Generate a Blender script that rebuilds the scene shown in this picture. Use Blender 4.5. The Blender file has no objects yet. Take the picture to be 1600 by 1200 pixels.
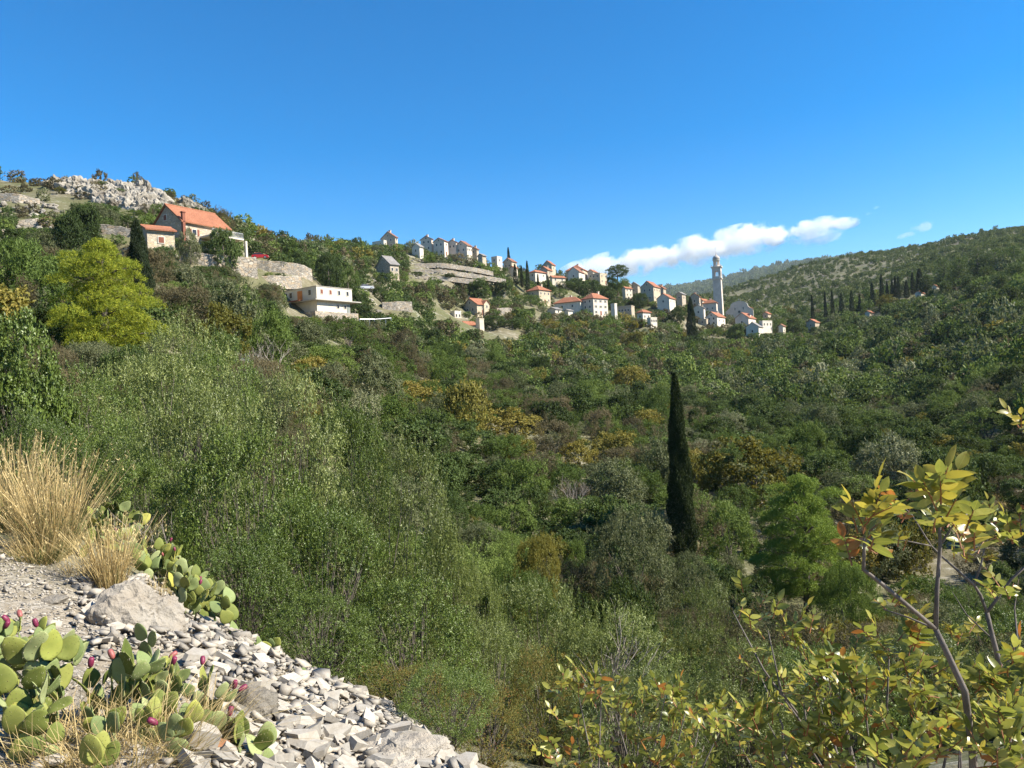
import bpy, bmesh, math, random
import numpy as np
from mathutils import Vector, Matrix, noise as mnoise

R = math.radians
# ------------------------------------------------------------------ camera, world, sun, exposure
F_PX = 1150.0                     # focal length in pixels of the 1600 px wide photograph
ROLL = R(3.0)                     # the phone was held slightly tilted
scene = bpy.context.scene
root_col = scene.collection
cam_d = bpy.data.cameras.new('camera'); cam = bpy.data.objects.new('camera', cam_d)
root_col.objects.link(cam)
cam_d.sensor_width = 36.0; cam_d.lens = 36.0 * F_PX / 1600.0
cam_d.clip_start = 0.05; cam_d.clip_end = 40000
CR, SR = math.cos(ROLL), math.sin(ROLL)
RV, UV, FV = Vector((CR, 0, -SR)), Vector((SR, 0, CR)), Vector((0, 1, 0))
m = Matrix.Identity(4)
for i in range(3):
    m[i][0] = RV[i]; m[i][1] = UV[i]; m[i][2] = -FV[i]
cam.matrix_world = m
scene.camera = cam
scene.render.resolution_x, scene.render.resolution_y = 1024, 768

SUN_AZ, SUN_EL = R(99.0), R(40.0)     # azimuth measured from straight ahead towards the right
world = bpy.data.worlds.new('World'); scene.world = world; world.use_nodes = True
wt = world.node_tree; wt.nodes.clear()
w_out = wt.nodes.new('ShaderNodeOutputWorld'); w_bg = wt.nodes.new('ShaderNodeBackground')
w_sky = wt.nodes.new('ShaderNodeTexSky'); w_sky.sky_type = 'NISHITA'; w_sky.sun_disc = False
w_sky.sun_elevation = SUN_EL; w_sky.sun_rotation = SUN_AZ
w_sky.altitude = 300; w_sky.air_density = 1.0; w_sky.dust_density = 0.0; w_sky.ozone_density = 4.0
w_hs = wt.nodes.new('ShaderNodeHueSaturation'); w_hs.inputs['Saturation'].default_value = 1.45
w_hs.inputs['Value'].default_value = 1.0
wt.links.new(w_sky.outputs[0], w_hs.inputs['Color']); wt.links.new(w_hs.outputs[0], w_bg.inputs[0])
wt.links.new(w_bg.outputs[0], w_out.inputs[0])
w_bg.inputs[1].default_value = 0.088

sun_d = bpy.data.lights.new('sun', 'SUN'); sun = bpy.data.objects.new('sun', sun_d)
root_col.objects.link(sun)
sun_d.energy = 5.0; sun_d.angle = R(0.55); sun_d.color = (1.0, 0.93, 0.80)
SUN_DIR = Vector((math.sin(SUN_AZ) * math.cos(SUN_EL), math.cos(SUN_AZ) * math.cos(SUN_EL), math.sin(SUN_EL)))
sun.rotation_euler = SUN_DIR.to_track_quat('Z', 'Y').to_euler()
sun.location = (40, 0, 60)

vs = scene.view_settings
scene.display_settings.display_device = 'sRGB'
vs.view_transform = 'Standard'; vs.look = 'None'; vs.exposure = 1.2; vs.gamma = 1.0
vs.use_curve_mapping = False
cy = scene.cycles
cy.use_denoising = True
cy.max_bounces = 14; cy.diffuse_bounces = 4; cy.glossy_bounces = 2; cy.transmission_bounces = 3
cy.transparent_max_bounces = 4; cy.volume_bounces = 12
cy.caustics_reflective = False; cy.caustics_refractive = False
cy.sample_clamp_indirect = 6.0
cy.volume_max_steps = 128

# ------------------------------------------------------------------ helpers
def tag(o, label=None, cat=None, group=None, kind=None):
    if label: o['label'] = label
    if cat: o['category'] = cat
    if group: o['group'] = group
    if kind: o['kind'] = kind
    return o

def empty(name, loc=(0, 0, 0), rz=0.0):
    o = bpy.data.objects.new(name, None); root_col.objects.link(o)
    o.location = loc; o.rotation_euler = (0, 0, rz); o.empty_display_size = 0.3
    return o

def mobj(name, mesh, parent=None, loc=None, mat=None):
    o = bpy.data.objects.new(name, mesh); root_col.objects.link(o)
    if parent is not None: o.parent = parent
    if loc is not None: o.location = loc
    if mat is not None and len(mesh.materials) == 0: mesh.materials.append(mat)
    return o

def np_mesh(name, V, faces, rnd=None, smooth=False, mats=(), fmat=None):
    """V (n,3); faces: list of int arrays (k, m) with m corners each"""
    me = bpy.data.meshes.new(name)
    V = np.asarray(V, dtype=np.float32)
    me.vertices.add(len(V)); me.vertices.foreach_set('co', V.ravel())
    tot = [len(f) for f in faces]; siz = [f.shape[1] for f in faces]
    loops = np.concatenate([f.ravel() for f in faces]).astype(np.int32)
    starts = []; s = 0
    for n, k in zip(tot, siz):
        starts.append(s + np.arange(n) * k); s += n * k
    starts = np.concatenate(starts).astype(np.int32)
    me.loops.add(len(loops)); me.loops.foreach_set('vertex_index', loops)
    me.polygons.add(len(starts)); me.polygons.foreach_set('loop_start', starts)
    if smooth: me.polygons.foreach_set('use_smooth', np.ones(len(starts), dtype=bool))
    for mt in mats: me.materials.append(mt)
    if fmat is not None: me.polygons.foreach_set('material_index', np.asarray(fmat, dtype=np.int32))
    if rnd is not None:
        at = me.attributes.new('rnd', 'FLOAT', 'FACE'); at.data.foreach_set('value', np.asarray(rnd, dtype=np.float32))
    me.update(calc_edges=True)
    return me

class MB:
    """collects boxes, prisms and tubes into one mesh"""
    def __init__(s): s.v = []; s.f = []
    def add(s, vs, fs):
        k = len(s.v); s.v += [tuple(p) for p in vs]; s.f += [tuple(i + k for i in f) for f in fs]
    def box(s, x0, x1, y0, y1, z0, z1):
        s.add([(x0,y0,z0),(x1,y0,z0),(x1,y1,z0),(x0,y1,z0),(x0,y0,z1),(x1,y0,z1),(x1,y1,z1),(x0,y1,z1)],
              [(0,3,2,1),(4,5,6,7),(0,1,5,4),(1,2,6,5),(2,3,7,6),(3,0,4,7)])
    def lathe(s, prof, n=12, cx=0, cy=0, rot=0.0):
        vs = []
        for r, z in prof:
            for i in range(n):
                a = 2 * math.pi * i / n + rot
                vs.append((cx + r * math.cos(a), cy + r * math.sin(a), z))
        fs = []
        for j in range(len(prof) - 1):
            for i in range(n):
                fs.append((j*n+i, j*n+(i+1)%n, (j+1)*n+(i+1)%n, (j+1)*n+i))
        fs.append(tuple(reversed(range(n)))); fs.append(tuple((len(prof)-1)*n + i for i in range(n)))
        s.add(vs, fs)
    def tube(s, pts, rad, n=5):
        pts = [Vector(p) for p in pts]; vs = []; fs = []
        for j, p in enumerate(pts):
            d = (pts[min(j+1, len(pts)-1)] - pts[max(j-1, 0)])
            if d.length < 1e-9: d = Vector((0, 0, 1))
            d.normalize()
            a = d.cross(Vector((0.31, 0.2, 0.93)));
            if a.length < 1e-3: a = d.cross(Vector((1, 0, 0)))
            a.normalize(); b = d.cross(a)
            r = rad[j] if hasattr(rad, '__len__') else rad
            for i in range(n):
                t = 2 * math.pi * i / n
                vs.append(p + (a * math.cos(t) + b * math.sin(t)) * r)
        for j in range(len(pts) - 1):
            for i in range(n):
                fs.append((j*n+i, j*n+(i+1)%n, (j+1)*n+(i+1)%n, (j+1)*n+i))
        fs.append(tuple(reversed(range(n)))); fs.append(tuple((len(pts)-1)*n + i for i in range(n)))
        s.add(vs, fs)
    def mesh(s, name, mat=None, smooth=False):
        me = bpy.data.meshes.new(name); me.from_pydata(s.v, [], s.f)
        if mat: me.materials.append(mat)
        if smooth: me.polygons.foreach_set('use_smooth', np.ones(len(me.polygons), dtype=bool))
        me.update(); return me
    def build(s, name, mat, parent=None, smooth=False, loc=None):
        return mobj(name, s.mesh(name, mat, smooth), parent, loc)

# pixel of the photograph + depth -> world point, and back
def at(u, v, d):
    a = (u - 800.0) / F_PX; b = (600.0 - v) / F_PX
    return Vector((d * (a * CR + b * SR), d, d * (-a * SR + b * CR)))
def proj(x, y, z):
    a = (x * CR - z * SR) / y; b = (x * SR + z * CR) / y
    return 800.0 + F_PX * a, 600.0 - F_PX * b

def h2(ix, iy, seed):
    n = (ix.astype(np.int64) * 374761393 + iy.astype(np.int64) * 668265263 + seed * 1442695041) & 0x7fffffff
    n = ((n ^ (n >> 13)) * 1274126177) & 0x7fffffff
    return ((n ^ (n >> 16)) & 0xffff) / 65535.0
def vnoise(x, y, seed=0):
    xi = np.floor(x); yi = np.floor(y); fx = x - xi; fy = y - yi
    fx = fx * fx * (3 - 2 * fx); fy = fy * fy * (3 - 2 * fy)
    a = h2(xi, yi, seed); b = h2(xi + 1, yi, seed); c = h2(xi, yi + 1, seed); d = h2(xi + 1, yi + 1, seed)
    return (a * (1 - fx) + b * fx) * (1 - fy) + (c * (1 - fx) + d * fx) * fy
def fbm(x, y, seed=0, oct=4):
    s = 0; amp = 0.5; tot = 0
    for k in range(oct):
        s = s + amp * vnoise(x * 2**k + 17.3 * k, y * 2**k - 9.1 * k, seed + k); tot += amp; amp *= 0.5
    return s / tot

# ------------------------------------------------------------------ materials
def new_mat(name):
    mt = bpy.data.materials.new(name); mt.use_nodes = True
    nt = mt.node_tree; nt.nodes.clear()
    out = nt.nodes.new('ShaderNodeOutputMaterial')
    return mt, nt, out
def nd(nt, typ, **kw):
    n = nt.nodes.new(typ)
    for k, v in kw.items(): setattr(n, k, v)
    return n
def ramp(nt, fac, stops):
    r = nd(nt, 'ShaderNodeValToRGB'); cr = r.color_ramp
    while len(cr.elements) < len(stops): cr.elements.new(0.5)
    for e, (p, c) in zip(cr.elements, stops): e.position = p; e.color = (*c, 1)
    nt.links.new(fac, r.inputs[0]); return r.outputs[0]
def mixc(nt, fac, a, b, mode='MIX'):
    x = nd(nt, 'ShaderNodeMix', data_type='RGBA', blend_type=mode)
    for sock, val in ((x.inputs['Factor'], fac), (x.inputs[6], a), (x.inputs[7], b)):
        if hasattr(val, 'is_linked') or hasattr(val, 'links'): nt.links.new(val, sock)
        elif isinstance(val, (int, float)): sock.default_value = val
        else: sock.default_value = (*val, 1)
    return x.outputs[2]
def noise_tex(nt, scale, detail=4, rough=0.55, coord='Object', vec=None, dims='3D'):
    n = nd(nt, 'ShaderNodeTexNoise'); n.inputs['Scale'].default_value = scale
    n.inputs['Detail'].default_value = detail; n.inputs['Roughness'].default_value = rough
    if vec is None:
        tc = nd(nt, 'ShaderNodeTexCoord'); vec = tc.outputs[coord]
    nt.links.new(vec, n.inputs['Vector']); return n.outputs[0]
def math_n(nt, op, a, b=None, clamp=False):
    x = nd(nt, 'ShaderNodeMath', operation=op, use_clamp=clamp)
    for i, val in enumerate((a, b)):
        if val is None: continue
        if hasattr(val, 'links'): nt.links.new(val, x.inputs[i])
        else: x.inputs[i].default_value = val
    return x.outputs[0]
def bump(nt, h, strength, dist):
    b = nd(nt, 'ShaderNodeBump'); b.inputs['Strength'].default_value = strength; b.inputs['Distance'].default_value = dist
    nt.links.new(h, b.inputs['Height']); return b.outputs[0]
def bsdf(nt, out, col, rough=0.8, spec=0.3, normal=None):
    p = nd(nt, 'ShaderNodeBsdfPrincipled')
    if hasattr(col, 'links'): nt.links.new(col, p.inputs['Base Color'])
    else: p.inputs['Base Color'].default_value = (*col, 1)
    p.inputs['Roughness'].default_value = rough; p.inputs['Specular IOR Level'].default_value = spec
    if normal is not None: nt.links.new(normal, p.inputs['Normal'])
    nt.links.new(p.outputs[0], out.inputs[0]); return p

def foliage(name, stops, transl=0.33, tcol=None, rough=0.6, spec=0.2, objw=0.62, patch=0.0):
    """leaf material: colour from a random number per plant and per leaf"""
    mt, nt, out = new_mat(name)
    oi = nd(nt, 'ShaderNodeObjectInfo'); at_ = nd(nt, 'ShaderNodeAttribute', attribute_name='rnd')
    f = math_n(nt, 'MULTIPLY', oi.outputs['Random'], objw)
    f = math_n(nt, 'ADD', f, math_n(nt, 'MULTIPLY', at_.outputs['Fac'], 1.0 - objw))
    col = ramp(nt, f, stops)
    p = nd(nt, 'ShaderNodeBsdfPrincipled'); p.inputs['Roughness'].default_value = rough
    p.inputs['Specular IOR Level'].default_value = spec
    nt.links.new(col, p.inputs['Base Color'])
    t = nd(nt, 'ShaderNodeBsdfTranslucent')
    tc = mixc(nt, 0.45, col, tcol or (0.16, 0.2, 0.03)); nt.links.new(tc, t.inputs[0])
    mx = nd(nt, 'ShaderNodeMixShader'); mx.inputs[0].default_value = transl
    nt.links.new(p.outputs[0], mx.inputs[1]); nt.links.new(t.outputs[0], mx.inputs[2])
    nt.links.new(mx.outputs[0], out.inputs[0]); return mt

def plain(name, col, rough=0.8, spec=0.3, var=0.15, scale=1.5, bscale=None, bstr=0.3, bdist=0.05, metal=0.0):
    mt, nt, out = new_mat(name)
    n = noise_tex(nt, scale, 5, 0.6)
    lo = tuple(c * (1 - var) for c in col); hi = tuple(min(1, c * (1 + var)) for c in col)
    c = ramp(nt, n, [(0.3, lo), (0.7, hi)])
    nrm = None
    if bscale: nrm = bump(nt, noise_tex(nt, bscale, 5, 0.65), bstr, bdist)
    p = bsdf(nt, out, c, rough, spec, nrm); p.inputs['Metallic'].default_value = metal
    return mt

def stone_wall_mat(name, base, mortar, scale=2.2, var=0.3):
    """rubble masonry: uneven stones with recessed joints"""
    mt, nt, out = new_mat(name)
    tc = nd(nt, 'ShaderNodeTexCoord'); mp = nd(nt, 'ShaderNodeMapping'); mp.inputs['Scale'].default_value = (1, 1, 1.7)
    nt.links.new(tc.outputs['Object'], mp.inputs[0])
    vo = nd(nt, 'ShaderNodeTexVoronoi', feature='F1'); vo.inputs['Scale'].default_value = scale
    ve = nd(nt, 'ShaderNodeTexVoronoi', feature='DISTANCE_TO_EDGE'); ve.inputs['Scale'].default_value = scale
    nt.links.new(mp.outputs[0], vo.inputs['Vector']); nt.links.new(mp.outputs[0], ve.inputs['Vector'])
    sep = nd(nt, 'ShaderNodeSeparateColor'); nt.links.new(vo.outputs['Color'], sep.inputs[0])
    lo = tuple(c * (1 - var) for c in base); hi = tuple(min(1, c * (1 + var)) for c in base)
    warm = (base[0] * 1.05, base[1] * 0.9, base[2] * 0.72)
    c = ramp(nt, sep.outputs[0], [(0.0, lo), (0.45, base), (0.75, warm), (1.0, hi)])
    edge = nd(nt, 'ShaderNodeMapRange'); edge.inputs[1].default_value = 0.0; edge.inputs[2].default_value = 0.09
    nt.links.new(ve.outputs['Distance'], edge.inputs[0])
    c = mixc(nt, edge.outputs[0], mortar, c)
    big = noise_tex(nt, 0.25, 4, 0.6)
    c = mixc(nt, 0.35, c, ramp(nt, big, [(0.3, (0.55, 0.5, 0.45)), (0.7, (1.0, 1.0, 1.0))]), 'MULTIPLY')
    bsdf(nt, out, c, 0.9, 0.2, bump(nt, edge.outputs[0], 0.7, 0.06)); return mt

def roof_mat(name, base, var=0.35):
    """clay tiles: rows across the slope, streaks and faded patches"""
    mt, nt, out = new_mat(name)
    tc = nd(nt, 'ShaderNodeTexCoord')
    w = nd(nt, 'ShaderNodeTexWave', wave_type='BANDS', bands_direction='X'); w.inputs['Scale'].default_value = 1.4
    w.inputs['Distortion'].default_value = 0.4; nt.links.new(tc.outputs['Object'], w.inputs['Vector'])
    n1 = noise_tex(nt, 0.5, 4); n2 = noise_tex(nt, 4.0, 4, 0.7)
    lo = tuple(c * (1 - var) for c in base); hi = (min(1, base[0] * 1.25), base[1] * 1.4, base[2] * 1.6)
    c = ramp(nt, n2, [(0.25, lo), (0.5, base), (0.8, hi)])
    c = mixc(nt, 0.5, c, ramp(nt, n1, [(0.35, (0.6, 0.6, 0.6)), (0.65, (1, 1, 1))]), 'MULTIPLY')
    c = mixc(nt, 0.3, c, ramp(nt, w.outputs[0], [(0.0, (0.45, 0.45, 0.45)), (0.6, (1, 1, 1))]), 'MULTIPLY')
    bsdf(nt, out, c, 0.85, 0.25, bump(nt, w.outputs[0], 0.6, 0.06)); return mt

def limestone_mat(name, stops, scale=6.0, bstr=0.6, bdist=0.02, crack=0):
    mt, nt, out = new_mat(name)
    oi = nd(nt, 'ShaderNodeObjectInfo'); at_ = nd(nt, 'ShaderNodeAttribute', attribute_name='rnd')
    n1 = noise_tex(nt, scale, 8, 0.65); n2 = noise_tex(nt, scale * 0.3, 4, 0.6)
    rn = math_n(nt, 'FRACT', math_n(nt, 'ADD', oi.outputs['Random'], at_.outputs['Fac']))
    f = math_n(nt, 'ADD', math_n(nt, 'MULTIPLY', rn, 0.45), math_n(nt, 'MULTIPLY', n1, 0.55))
    c = ramp(nt, f, stops)
    c = mixc(nt, 0.35, c, ramp(nt, n2, [(0.35, (0.75, 0.62, 0.48)), (0.6, (1, 1, 1))]), 'MULTIPLY')
    h = math_n(nt, 'ADD', n1, math_n(nt, 'MULTIPLY', noise_tex(nt, scale * 5, 5, 0.7), 0.35))
    if crack:
        tc = nd(nt, 'ShaderNodeTexCoord'); va = nd(nt, 'ShaderNodeVectorMath', operation='ADD'); nn = nd(nt, 'ShaderNodeTexNoise'); nn.inputs['Scale'].default_value = crack * 1.3; nn.inputs['Detail'].default_value = 4
        nt.links.new(tc.outputs['Object'], nn.inputs['Vector']); sc_ = nd(nt, 'ShaderNodeVectorMath', operation='SCALE'); sc_.inputs['Scale'].default_value = .9 / crack; nt.links.new(nn.outputs['Color'], sc_.inputs[0])
        nt.links.new(tc.outputs['Object'], va.inputs[0]); nt.links.new(sc_.outputs[0], va.inputs[1])
        vc = nd(nt, 'ShaderNodeTexVoronoi', feature='DISTANCE_TO_EDGE'); vc.inputs['Scale'].default_value = crack; nt.links.new(va.outputs[0], vc.inputs['Vector'])
        ck = ramp(nt, vc.outputs['Distance'], [(0.0, (0, 0, 0)), (0.055, (1, 1, 1))])
        c = mixc(nt, math_n(nt, 'MULTIPLY', math_n(nt, 'SUBTRACT', 1.0, ck), .65), c, (0.10, 0.085, 0.06)); h = math_n(nt, 'ADD', h, math_n(nt, 'MULTIPLY', ck, .6))
    bsdf(nt, out, c, 0.88, 0.25, bump(nt, h, bstr, bdist)); return mt

M = {}
M['holm'] = foliage('evergreen_leaves', [(0.0, (0.025, 0.042, 0.011)), (0.35, (0.054, 0.085, 0.021)), (0.7, (0.086, 0.129, 0.034)), (1.0, (0.147, 0.191, 0.060))], transl=.27)
M['olive'] = foliage('olive_leaves', [(0.0, (0.080, 0.092, 0.042)), (0.4, (0.138, 0.153, 0.070)), (0.75, (0.210, 0.218, 0.115)), (1.0, (0.333, 0.328, 0.187))], transl=.27)
M['heath'] = foliage('heath_leaves', [(0.0, (0.069, 0.060, 0.030)), (0.4, (0.121, 0.104, 0.051)), (0.75, (0.186, 0.153, 0.077)), (1.0, (0.262, 0.202, 0.111))], tcol=(0.16, 0.13, 0.04), transl=.27)
M['gold'] = foliage('yellowing_leaves', [(0.0, (0.076, 0.084, 0.017)), (0.4, (0.151, 0.148, 0.029)), (0.7, (0.249, 0.222, 0.049)), (0.92, (0.346, 0.275, 0.068)), (1.0, (0.367, 0.190, 0.059))], tcol=(0.35, 0.27, 0.03), transl=0.3)
M['juniper'] = foliage('juniper_leaves', [(0.0, (0.048, 0.078, 0.015)), (0.4, (0.100, 0.151, 0.028)), (0.75, (0.164, 0.224, 0.046)), (1.0, (0.256, 0.308, 0.082))], transl=.27)
M['far'] = foliage('far_scrub_leaves', [(0.0, (0.043, 0.062, 0.020)), (0.35, (0.080, 0.110, 0.031)), (0.65, (0.127, 0.153, 0.047)), (1.0, (0.203, 0.212, 0.072))], transl=.27)
M['cypress'] = foliage('cypress_scales', [(0.0, (0.016, 0.028, 0.010)), (0.5, (0.032, 0.048, 0.016)), (1.0, (0.063, 0.085, 0.027))], transl=0.08)
M['pine'] = foliage('pine_needles', [(0.0, (0.066, 0.117, 0.016)), (0.5, (0.138, 0.213, 0.031)), (1.0, (0.262, 0.341, 0.060))], transl=0.28, tcol=(0.25, 0.3, 0.03))
M['pine_y'] = foliage('pale_pine_needles', [(0.0, (0.075, 0.115, 0.014)), (0.35, (0.19, 0.24, 0.024)), (0.7, (0.36, 0.38, 0.034)), (1.0, (0.56, 0.54, 0.07))], transl=0.33, tcol=(0.45, 0.47, 0.04), objw=.1)
M['phil'] = foliage('phillyrea_leaves', [(0.0, (0.026, 0.038, 0.007)), (0.35, (0.088, 0.128, 0.023)), (0.7, (0.187, 0.256, 0.047)), (0.9, (0.350, 0.417, 0.096)), (1.0, (0.602, 0.609, 0.128))], objw=0.3, rough=0.42, spec=0.5, transl=.28)
M['olive_n'] = foliage('silvery_leaves', [(0.0, (0.039, 0.053, 0.013)), (0.35, (0.107, 0.139, 0.034)), (0.7, (0.224, 0.265, 0.076)), (1.0, (0.544, 0.566, 0.211))], objw=0.3, rough=0.42, spec=0.5, transl=.28)
M['redleaf'] = foliage('reddening_leaves', [(0.0, (0.076, 0.088, 0.021)), (0.5, (0.158, 0.156, 0.041)), (0.78, (0.262, 0.195, 0.047)), (0.92, (0.386, 0.117, 0.047)), (1.0, (0.413, 0.065, 0.041))], objw=0.1, transl=.25)
M['phil_y'] = foliage('yellowgreen_leaves', [(0.0, (0.028, 0.043, 0.008)), (0.35, (0.087, 0.132, 0.025)), (0.7, (0.170, 0.236, 0.047)), (0.9, (0.281, 0.348, 0.078)), (1.0, (0.410, 0.446, 0.108))], objw=0.3, rough=0.42, spec=0.5, transl=.3)
M['silver'] = foliage('pale_silvery_leaves', [(0.0, (0.045, 0.057, 0.013)), (0.35, (0.118, 0.145, 0.035)), (0.7, (0.238, 0.281, 0.077)), (1.0, (0.533, 0.572, 0.196))], objw=0.3, rough=0.42, spec=0.5, transl=.28)
M['bark'] = plain('grey_bark', (0.13, 0.11, 0.09), 0.9, 0.2, 0.4, 6.0, 12.0, 0.6, 0.02)
M['twig'] = plain('pale_dead_wood', (0.30, 0.26, 0.22), 0.9, 0.2, 0.3, 8.0, 20.0, 0.4, 0.01)
M['rock'] = limestone_mat('grey_limestone', [(0.2, (0.15, 0.135, 0.11)), (0.42, (0.30, 0.27, 0.225)), (0.75, (0.42, 0.38, 0.32))], 3.5, 0.9, 0.06)
M['crag'] = limestone_mat('crag_limestone', [(0.25, (0.13, 0.115, 0.095)), (0.45, (0.27, 0.25, 0.21)), (0.8, (0.40, 0.375, 0.33))], 0.9, 1.0, 0.5)
M['rub'] = limestone_mat('rubble_limestone', [(0.15, (0.16, 0.15, 0.133)), (0.4, (0.30, 0.278, 0.24)), (0.65, (0.41, 0.375, 0.32)), (0.9, (0.50, 0.44, 0.35))], 9.0, 0.35, 0.008)
M['rub_s'] = limestone_mat('scree_limestone', [(0.15, (0.15, 0.14, 0.122)), (0.4, (0.29, 0.267, 0.23)), (0.65, (0.40, 0.365, 0.31)), (0.9, (0.50, 0.44, 0.345))], 90.0, 0.3, 0.001)
M['rub_red'] = limestone_mat('rust_stone', [(0.2, (0.25, 0.12, 0.06)), (0.6, (0.42, 0.22, 0.12)), (0.9, (0.5, 0.33, 0.2))], 9.0, 0.5, 0.008)
M['drywall'] = stone_wall_mat('dry_stone', (0.42, 0.38, 0.32), (0.17, 0.15, 0.12), 1.6, 0.35)
M['stone_h'] = stone_wall_mat('house_stone', (0.56, 0.49, 0.37), (0.50, 0.44, 0.34), 2.4, 0.25)
M['stone_g'] = stone_wall_mat('weathered_house_stone', (0.47, 0.41, 0.325), (0.40, 0.35, 0.275), 2.0, 0.3)
M['plaster'] = plain('white_plaster', (0.60, 0.545, 0.45), 0.9, 0.2, 0.14, 0.6, 6.0, 0.3, 0.02)
M['cream'] = plain('cream_plaster', (0.56, 0.49, 0.38), 0.9, 0.2, 0.16, 0.6, 6.0, 0.3, 0.02)
M['ashlar'] = plain('pale_ashlar', (0.60, 0.51, 0.42), 0.9, 0.2, 0.16, 0.35, 4.0, 0.3, 0.05)
M['roof'] = roof_mat('clay_tiles', (0.36, 0.145, 0.078))
M['roof_old'] = roof_mat('weathered_clay_tiles', (0.28, 0.135, 0.085), 0.4)
M['roof_grey'] = roof_mat('grey_roof_sheets', (0.26, 0.24, 0.22), 0.3)
M['glass'] = plain('dark_pane', (0.03, 0.03, 0.035), 0.15, 0.5, 0.2, 2.0)
M['shut_b'] = plain('brown_shutter', (0.20, 0.065, 0.035), 0.6, 0.3, 0.2, 3.0)
M['shut_g'] = plain('grey_green_shutter', (0.20, 0.22, 0.20), 0.6, 0.3, 0.2, 3.0)
M['orange'] = plain('orange_door_paint', (0.62, 0.22, 0.06), 0.7, 0.3, 0.15, 2.0)
M['trim'] = plain('pale_stone_trim', (0.60, 0.56, 0.48), 0.85, 0.3, 0.1, 2.0)
M['conc'] = plain('concrete', (0.40, 0.37, 0.32), 0.9, 0.2, 0.2, 1.0, 8.0, 0.3, 0.02)
M['lead'] = plain('grey_dome_stone', (0.42, 0.38, 0.34), 0.7, 0.3, 0.2, 1.0)
M['metal'] = plain('galvanised_metal', (0.50, 0.50, 0.50), 0.45, 0.5, 0.1, 2.0, metal=0.6)
M['ivy'] = M['holm']
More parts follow.
